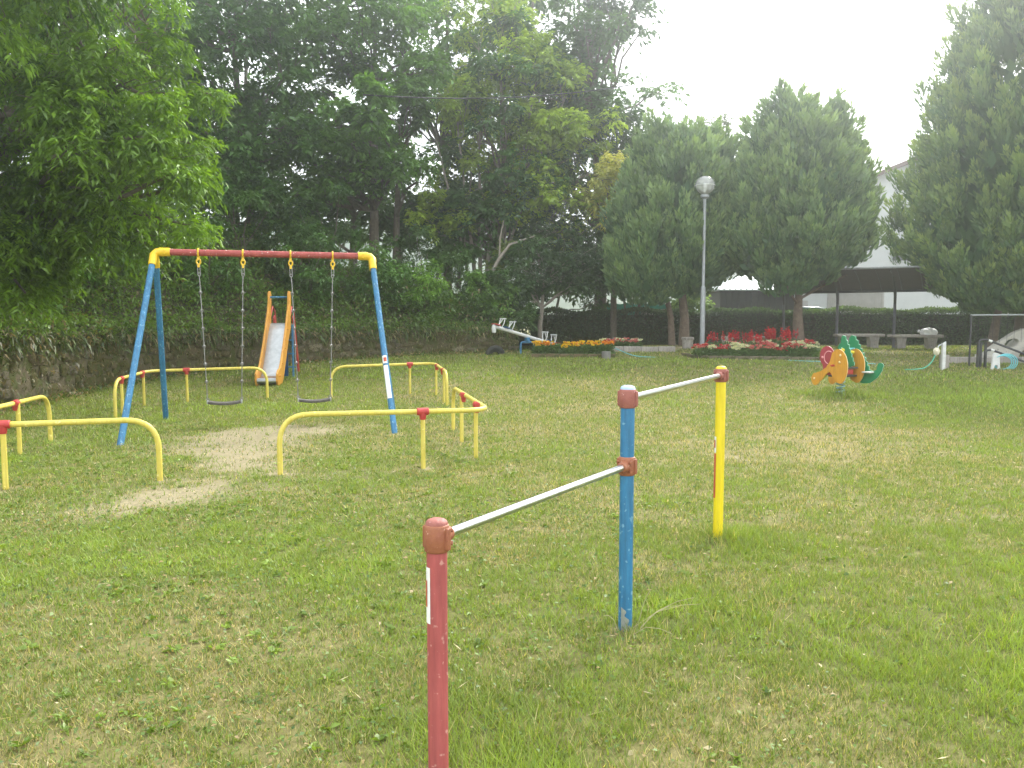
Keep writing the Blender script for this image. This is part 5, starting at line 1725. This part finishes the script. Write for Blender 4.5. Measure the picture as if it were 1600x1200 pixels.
an = thing('garage', 'low white outbuilding with a grey corrugated side behind the hedge', 'garage', (13.2, 36.5, .68))
MB().box((0, 1.5, 1.25), (6.6, 3.0, 2.5)).build('wall', 'house_white', an, smooth=False)
MB().box((0, 1.5, 2.56), (6.9, 3.3, .1)).build('roof', 'house_roof', an, smooth=False)
for i in range(24):
    MB().box((1.1 + i * .105, -.02, 1.1), (.06, .05, 2.2)).build('corrugated_rib', 'corrugated', an)
MB().box((2.32, -.008, 1.1), (2.56, .03, 2.2)).build('corrugated_sheet', 'corrugated', an)
lp_ = thing('leaning_board', 'weathered boards leaning against the white outbuilding', 'boards', (12.2, 35.2, .68))
for i in range(4):
    MB().box((i * .22, .12, .85), (.2, .035, 1.75), Matrix.Rotation(R(-9), 3, 'X') @ Matrix.Rotation(R(-14 + 5 * i), 3, 'Y')).build('board', 'corrugated', lp_)

# parked car, roof showing over the hedge
car = thing('parked_car', 'dark teal car with only its roof showing over the hedge', 'car', (12.0, 33.6, .68), R(4))
prof = [(-1.75, .3), (-1.78, .62), (-1.6, .78), (-1.05, .86), (-.62, 1.32), (-.35, 1.42), (.45, 1.42), (.8, 1.34), (1.3, .92), (1.72, .86), (1.8, .6), (1.76, .3)]
m = MB()
for w, k in ((-.72, .86), (-.76, 1.0), (.76, 1.0), (.72, .86)):
    pass
m.plate(prof, 1.48, lambda a, b, w: (a, w * (1 - .16 * max(0, (b - .85) / .57)), b))
m.build('body', 'car_paint', car, bevel=.06, seg=3)
for sgn in (-1, 1):
    MB().plate([(-.9, .92), (-.55, 1.32), (.72, 1.32), (1.12, .94)], .02, lambda a, b, w, s=sgn: (a, s * (.748 * (1 - .16 * max(0, (b - .85) / .57)) + .004) + w, b)).build('side_window', 'car_glass', car)
for a in (-1.1, 1.1):
    for b in (-.68, .68):
        wh = MB().torus((a, b, .3), .22, .085, (0, 1, 0), 24, 10).build('wheel', 'rubber', car)
        MB().tube([(a, b - .06, .3), (a, b + .06, .3)], .17, 18).build('rim', 'steel_dull', wh)

# green net and grey tarp behind the hedge
nf = thing('net_fence', 'green net fence with a grey tarp hung on it behind the hedge', 'fence', (5.2, 32.0, .68))
m = MB()
N = 40
for i in range(N + 1):
    x = -1.9 + 3.9 * i / N
    for z in (0.2, .7, 1.2, 1.52 + .03 * math.sin(i * 1.1)):
        m.v.append((x, .03 * math.sin(i * .9 + z * 2), z))
for i in range(N):
    for j in range(3):
        m.f.append((i * 4 + j, i * 4 + 4 + j, i * 4 + 5 + j, i * 4 + 1 + j))
m.build('net', 'net_green', nf)
m = MB()
for i in range(21):
    x = -.1 + 1.3 * i / 20
    for j in range(6):
        z = .3 + 1.1 * j / 5 - (.12 * math.sin(i / 20 * math.pi) if j == 5 else 0)
        m.v.append((x, -.09 + .035 * math.sin(i * 1.3 + j * .6), z))
for i in range(20):
    for j in range(5):
        m.f.append((i * 6 + j, i * 6 + 6 + j, i * 6 + 7 + j, i * 6 + 1 + j))
m.build('tarp', 'tarp_grey', nf)
for x in (-1.9, -.6, .7, 2.0):
    MB().tube([(x, .08, -.2), (x, .08, 1.6)], .025, 8).build('post', 'dark_steel', nf)
b = Vector((6.9, 30.8, .68))
root = thing('shrub', 'pale leafy shrub behind the hedge just right of the lamp post', 'shrub', tuple(b))
cl = ball((0, 0, 1.3), (.75, .5, .7), 11, (.3, .5))
st = MB()
for c in cl:
    st.tube(bend((0, 0, -.1), c[:3], .05, 4), [.025, .02, .015, .01, .006], 5)
st.build('stem', 'bark', root)
V, Q, col = crown_cards(cl, 26, 12, .15, .08, (.05, .09, .03), (.12, .18, .06))
link('foliage', mesh_np('foliage', V, Q, None, col), 'leaf', root)

# ------------------------------------------------------------------ right edge: taps, rails, concrete play sculpture
tx, ty_ = 10.79, 20.1
tz = lz(tx, ty_)
tp_ = thing('water_tap', 'pale water post with a tap wrapped in cloth and a green hose', 'tap', (tx, ty_, tz))
MB().box((0, 0, .3), (.085, .085, .75)).build('post', 'paint_white', tp_, bevel=.008)
m = MB()
m.tube([(-.02, 0, .62), (-.09, -.01, .63), (-.14, -.02, .6), (-.16, -.02, .54)], [.02, .02, .018, .016], 10)
m.tube([(0, 0, .66), (.05, 0, .7)], [.03, .02], 10)
m.build('faucet', 'steel_dull', tp_)
cb = bmesh.new(); bmesh.ops.create_icosphere(cb, subdivisions=3, radius=1.0)
for v in cb.verts:
    c = v.co
    k = 1 + .2 * math.sin(6 * c.x + 4 * c.z) * math.sin(5 * c.y + 2)
    v.co = Vector((c.x * .075 * k, c.y * .065 * k, c.z * .1 * k))
cme = bpy.data.meshes.new('cloth'); cb.to_mesh(cme); cb.free()
cme.polygons.foreach_set('use_smooth', [True] * len(cme.polygons))
link('cloth', cme, 'rag', tp_, (-.19, -.02, .46))
MB().tube(fillet([(-.2, -.02, .42), (-.3, -.05, .2), (-.5, -.1, .05), (-.8, -.15, .02), (-1.0, -.1, .02)], .15, 5), .013, 8).build('hose', 'hose_green', tp_)
MB().box((.16, .25, .12), (.16, .2, .5)).build('meter_block', 'concrete', tp_, bevel=.01)

hr = thing('hose_reel', 'white stand hung with loops of cyan hose at the right edge', 'hose reel', (12.15, 20.2, lz(12.15, 20.2)))
m = MB()
m.plate([(-.1, -.05), (-.06, .36), (-.04, .4), (.06, .4), (.09, .36), (.13, -.05), (.06, -.05), (.05, .1), (-.02, .1), (-.04, -.05)], .06, lambda a, b, w: (a, w, b))
m.build('stand', 'paint_white', hr, bevel=.006)
for i in range(4):
    MB().torus((.16 + .05 * i, .03 * i - .04, .17), .19 + .015 * i, .013, (.25, 1, .1), 28, 7, stretch=(1.1, .9)).build('hose_loop', 'hose_cyan', hr)

gate = thing('pipe_barrier', 'grey pipe rail on a black post at the right edge', 'barrier', (11.9, 20.9, lz(11.9, 20.9)))
MB().tube([(-.02, 0, 1.32), (3.2, .1, 1.34)], .022, 10).build('top_rail', 'galvanised', gate)
for x in (0.0, 2.9):
    MB().tube([(x, 0, -.15), (x, 0, 1.32)], .024, 10).build('post', 'dark_steel', gate)
for i in range(14):
    MB().tube([(.2 + i * .19, .005 * i, .62), (.2 + i * .19, .005 * i, 1.31)], .004, 5).build('wire', 'dark_steel', gate)
hd = thing('handrail', 'black sloping double handrail on a stubby post at the right edge', 'handrail', (11.95, 20.5, lz(11.95, 20.5)))
MB().tube(fillet([(-.05, 0, -.1), (-.05, 0, .7), (.1, -.02, .73), (1.6, -.6, .06)], .06, 5), .028, 10).build('upper_rail', 'dark_steel', hd)
MB().tube(fillet([(.14, 0, -.1), (.14, 0, .44), (.26, -.03, .46), (1.1, -.4, .1)], .05, 5), .026, 10).build('lower_rail', 'dark_steel', hd)
for x in (-.05, .02, .14):
    MB().box((x, .03, .25), (.05, .05, .8)).build('post', 'dark_steel', hd, bevel=.004)
for (a, z) in [((.2, -.06), .685), ((.28, -.04), .45)]:
    MB().tube([(a[0] - .035, a[1] + .012, z + .016), (a[0] + .035, a[1] - .014, z - .016)], .031, 10).build('reflector_band', 'sticker', hd)

cs = thing('play_sculpture', 'pale concrete play sculpture with an oval hole and a white arch', 'sculpture', (13.75, 22.2, lz(13.75, 22.2)), R(6))
cs.scale = (.86, .86, .86)
out = [(-.95, .18), (-.8, .36), (-.5, .56), (-.2, .74), (.1, .92), (.4, 1.03), (.66, 1.04), (.76, .94), (.72, .78), (.6, .6), (.4, .42), (.2, .3), (0, .22), (-.25, .14), (-.5, .08), (-.75, .08)]
cxh, czh = -.02, .56
hole = []
for i, (a, b_) in enumerate(out):
    an_ = math.atan2((b_ - czh) / .55, a - cxh)
    hole.append((cxh + .25 * math.cos(an_), czh + .14 * math.sin(an_) + .03 * math.cos(an_)))
MB().plate(out, .2, lambda a, b, w: (a, w, b), hole).build('wing', 'concrete_pale', cs, bevel=.02)
arch = arc2(.75, -.05, .62, .78, 0, 180, 16) + arc2(.75, -.05, .36, .42, 180, 0, 16)
MB().plate(arch, .45, lambda a, b, w: (a, .35 + w, b)).build('arch', 'concrete_pale', cs, bevel=.025)
MB().plate([(-1.0, -.1), (-.95, .2), (-.4, .12), (.3, .05), (.3, -.1)], .5, lambda a, b, w: (a, .1 + w, b)).build('base', 'concrete_pale', cs, bevel=.02)
kerb_row('concrete_step', 'low concrete step in front of the play sculpture', [(11.75, 21.7), (14.6, 21.7)], .3, .15, 'concrete', .95)

# loose hoses on the lawn
ho = MB().tube(fillet([(2.7, 24.3, lz(2.7, 24.3) + .3), (3.05, 23.6, lz(3, 23.6) + .2), (3.5, 23.0, lz(3.5, 23) + .03), (4.1, 22.85, lz(4.1, 22.85) + .02)], .3, 6), .011, 8).build('garden_hose', 'hose_cyan')
tag(ho, 'cyan hose trailing from the marigold bed onto the grass', 'hose')
ho = MB().tube(fillet([(7.6, 22.1, lz(7.6, 22.1) + .02), (8.2, 21.8, lz(8.2, 21.8) + .02), (8.9, 21.75, lz(8.9, 21.75) + .02), (9.6, 21.2, lz(9.6, 21.2) + .02)], .3, 6), .01, 8).build('garden_hose', 'hose_cyan')
tag(ho, 'cyan hose lying on bare ground behind the spring rider', 'hose')

# overhead cable through the trees
cb_ = MB()
P0, P1 = Vector((-4.2, 23.3, 7.9)), Vector((4.2, 29.6, 9.95))
pts = []
for i in range(41):
    t = i / 40
    pts.append(P0.lerp(P1, t) - Vector((0, 0, .25 * 4 * t * (1 - t))))
cb_.tube(pts, .022, 6)
tag(cb_.build('overhead_cable', 'cable'), 'black overhead cable crossing in front of the tall trees', 'cable')

# ------------------------------------------------------------------ grass: blades over the whole lawn, finer and denser near by
def scatter(y0, y1, dens, margin=1.4):
    area_w = lambda y: .66 * y + margin
    n = int(dens * (y1 - y0) * 2 * area_w((y0 + y1) / 2))
    y = np.sqrt(rng.uniform(0, 1, n) * (y1 ** 2 - y0 ** 2) + y0 ** 2)
    x = rng.uniform(-1, 1, n) * area_w(y)
    return x, y


def off_wall(x, y):
    ok = np.ones(len(x), bool)
    wx = np.array([p.x for p in WALL]); wy = np.array([p.y for p in WALL])
    ok &= x > np.interp(y, wy, wx) - .02
    ok &= y < 26.6
    return ok


GV, GT, GC, gn = [], [], [], 0
green1, green2, straw = np.array([.09, .135, .022]), np.array([.215, .3, .04]), np.array([.37, .33, .15])
for y0, y1, dens, hh, ww in [(1.6, 3.6, 17000, .030, .0042), (3.6, 6, 10500, .033, .0052), (6, 9, 5000, .036, .0075), (9, 13, 2300, .038, .0105), (13, 18, 1150, .042, .016), (18, 26.6, 520, .05, .026)]:
    x, y = scatter(y0, y1, dens)
    k = off_wall(x, y)
    x, y = x[k], y[k]
    b_, g_2 = bare(x, y), lush(x, y)
    keep = rng.random(len(x)) < (1 - b_ * .88) * (.55 + .45 * np.clip(g_2 * 1.6, 0, 1)) * np.clip(2.4 * fbm(x, y, .1, 91) - .45, .22, 1.1)
    x, y, g_2 = x[keep], y[keep], g_2[keep]
    n = len(x)
    z = land(x, y)
    tall = 1 + 1.3 * np.clip(g_2 - .55, 0, 1) * rng.uniform(0, 1, n) + 1.2 * blob(x, y, 9.6, 15.2, 2.4, 2.8) * rng.uniform(0, 1, n)
    for cx, cy_, r_, a in [(1.46, 5.6, .16, 2.2), (.57, 3.94, .13, 1.6), (6.46, 15.75, .5, 5.5), (-.05, 2.9, .4, 1.6), (1.0, 4.1, .5, 1.4), (1.6, 5.5, .35, 2.0), (2.6, 3.6, .7, 1.2), (-3.42, 7.71, .12, 1.5)]:
        tall += a * blob(x, y, cx, cy_, r_, r_) * rng.uniform(0, 1, n)
    h = hh * rng.uniform(.5, 1.35, n) * tall
    th = rng.uniform(0, 2 * np.pi, n)
    lean = rng.uniform(.15, 1.25, n) * h
    w = ww * rng.uniform(.7, 1.3, n)
    ph = th + rng.uniform(.9, 2.2, n)
    B = np.stack([x, y, z - .003], 1)
    Sx = np.stack([np.cos(ph), np.sin(ph), np.zeros(n)], 1) * w[:, None] * .5
    T = B + np.stack([np.cos(th) * lean, np.sin(th) * lean, h], 1)
    V = np.stack([B - Sx, B + Sx, T], 1).reshape(-1, 3)
    f = np.clip(g_2 * .8 + rng.normal(0, .2, n), 0, 1)[:, None]
    c = green1 * (1 - f) + green2 * f
    vivid = np.clip(g_2 - .8, 0, .2)[:, None] * 5
    c = c * (1 - .35 * vivid) + np.array([.24, .35, .04]) * .35 * vivid
    dryp = np.clip(.6 - g_2 * .8, .06, .7) * (.6 + .8 * fbm(x, y, .5, 14))
    c = np.where((rng.random(n) < dryp)[:, None], straw * rng.uniform(.55, 1.2, (n, 1)), c)
    c = c * np.array([1.12, 1.1, 1.0]) * rng.uniform(.78, 1.25, (n, 1))
    GV.append(V); GT.append(np.arange(n * 3).reshape(n, 3) + gn); GC.append(np.repeat(c, 3, 0)); gn += n * 3
# small flat weed leaves (clover, plantain) mixed into the turf
LV, LQ, LC, ln_ = [], [], [], 0
for y0, y1, dens, sz in [(1.6, 4, 900, .02), (4, 7, 700, .026), (7, 12, 160, .034)]:
    x, y = scatter(y0, y1, dens)
    k = off_wall(x, y)
    x, y = x[k], y[k]
    g_2, b_ = lush(x, y), bare(x, y)
    left = np.clip(.75 - x * .28, .12, 1.2)
    keep = rng.random(len(x)) < np.clip(left * (.2 + fbm(x, y, .5, 61)) * (1 - .85 * b_), 0, 1)
    x, y, g_2 = x[keep], y[keep], g_2[keep]
    n = len(x)
    P = np.stack([x, y, land(x, y) + rng.uniform(.004, .03, n)], 1)
    D = unit(rng.normal(0, 1, (n, 3)) * np.array([1, 1, .35]) + np.array([0, 0, .25]))
    V, Q = leaf_cards(P, D, sz * rng.uniform(.6, 1.5, n), sz * rng.uniform(.4, .9, n), droop=.2)
    f = rng.uniform(0, 1, (n, 1))
    c = np.array([.05, .105, .016]) * (1 - f) + np.array([.15, .24, .035]) * f
    c = np.where((rng.random(n) < .1)[:, None], np.array([.3, .22, .1]), c)
    LV.append(V); LQ.append(Q + ln_); LC.append(np.repeat(c, 4, 0)); ln_ += len(V)
# rosettes of broader weeds, thicker on the shaded left
x, y = scatter(1.8, 9.5, 60)
k = off_wall(x, y)
x, y = x[k], y[k]
keep = rng.random(len(x)) < np.clip(.32 - .13 * x, .05, .7) * (1 - bare(x, y)) * np.clip(2.2 * fbm(x, y, .8, 63) - .5, .05, 1)
x, y = x[keep], y[keep]
n, per = len(x), 8
th = rng.uniform(0, 2 * np.pi, (n, per)); sz = np.repeat(rng.uniform(.6, 1.4, n), per)
P = np.repeat(np.stack([x, y, land(x, y) + .006], 1), per, 0) + rng.normal(0, .006, (n * per, 3)) * np.array([1, 1, .3])
D = unit(np.stack([np.cos(th).ravel(), np.sin(th).ravel(), rng.uniform(.2, 1.1, n * per)], 1))
V, Q = leaf_cards(P, D, sz * rng.uniform(.025, .055, n * per), sz * rng.uniform(.012, .024, n * per), droop=.3)
f = np.repeat(rng.uniform(0, 1, n), per)[:, None]
c = (np.array([.09, .15, .02]) * (1 - f) + np.array([.21, .31, .04]) * f) * rng.uniform(.8, 1.2, (n * per, 1))
LV.append(V); LQ.append(Q + ln_); LC.append(np.repeat(c, 4, 0)); ln_ += len(V)
gv = np.concatenate(GV); lv = np.concatenate(LV)
tag(link('grass', mesh_np('grass', np.concatenate([lv, gv]), np.concatenate(LQ), np.concatenate(GT) + len(lv), np.concatenate(LC + GC)), 'grass_blade'),
    'short patchy lawn grass with clover, straw and taller tufts round the posts', 'grass', None, 'stuff')

# dry leaves, straw and white clover heads lying in the grass
n = 620
x, y = scatter(1.8, 11, 30)
x, y = x[:n * 3], y[:n * 3]
k = off_wall(x, y)
x, y = x[k], y[k]
n = len(x)
P = np.stack([x, y, land(x, y) + rng.uniform(.012, .03, n)], 1)
D = unit(rng.normal(0, 1, (n, 3)) * np.array([1, 1, .3]))
st_ = rng.random(n) < .5
L = np.where(st_, rng.uniform(.03, .09, n), rng.uniform(.012, .035, n))
V, Q = leaf_cards(P, D, L, np.where(st_, .005, L * rng.uniform(.35, .7, n)), droop=0)
c = np.array([.5, .43, .27]) * rng.uniform(.5, 1.25, (n, 1))
tag(link('dry_litter', mesh_np('dry_litter', V, Q, None, np.repeat(c, 4, 0)), 'petal'), 'bits of dry leaf and straw scattered over the lawn', 'litter', None, 'stuff')
# long dry grass stalks at the foot of the blue post
wd = thing('dry_weed', 'dry pale weed stalks bent over at the foot of the blue post', 'weed', (.57, 3.9, 0))
for i, (a, b, e) in enumerate([(.06, .02, (.36, .1, .14)), (.05, -.02, (.26, .02, .13)), (.06, .03, (.13, .05, .2)), (-.04, -.03, (-.12, -.05, .1)), (.02, -.05, (.2, -.16, .05)), (.04, .05, (.42, .2, .07))]):
    e = Vector(e)
    p = Vector((a, b, 0))
    MB().tube([p, p.lerp(e, .35) + Vector((0, 0, .04)), p.lerp(e, .7) + Vector((0, 0, .03)), e], [.002, .0018, .0015, .001], 5).build('stalk', 'dry_stalk', wd)

# ------------------------------------------------------------------ hazy air added to imitate lens glare towards the sun
hz = bpy.data.materials.new('glare_haze')
hz.use_nodes = True
ht = hz.node_tree
ht.nodes.remove(ht.nodes['Principled BSDF'])
pv_ = ht.nodes.new('ShaderNodeVolumePrincipled')
pv_.inputs['Color'].default_value = (.93, .96, 1.0, 1)
pv_.inputs['Density'].default_value = GLARE_HAZE_DENSITY
pv_.inputs['Anisotropy'].default_value = 0.87
ht.links.new(pv_.outputs['Volume'], ht.nodes['Material Output'].inputs['Volume'])
MAT['glare_haze'] = hz
hb_ = MB().box((0, 130, 22.5), (560, 300, 49)).build('glare_haze', 'glare_haze', smooth=False)
tag(hb_, 'thin pale veil added to the air to imitate lens glare', 'glare_haze', None, 'stuff')
hb_.display_type = 'WIRE'
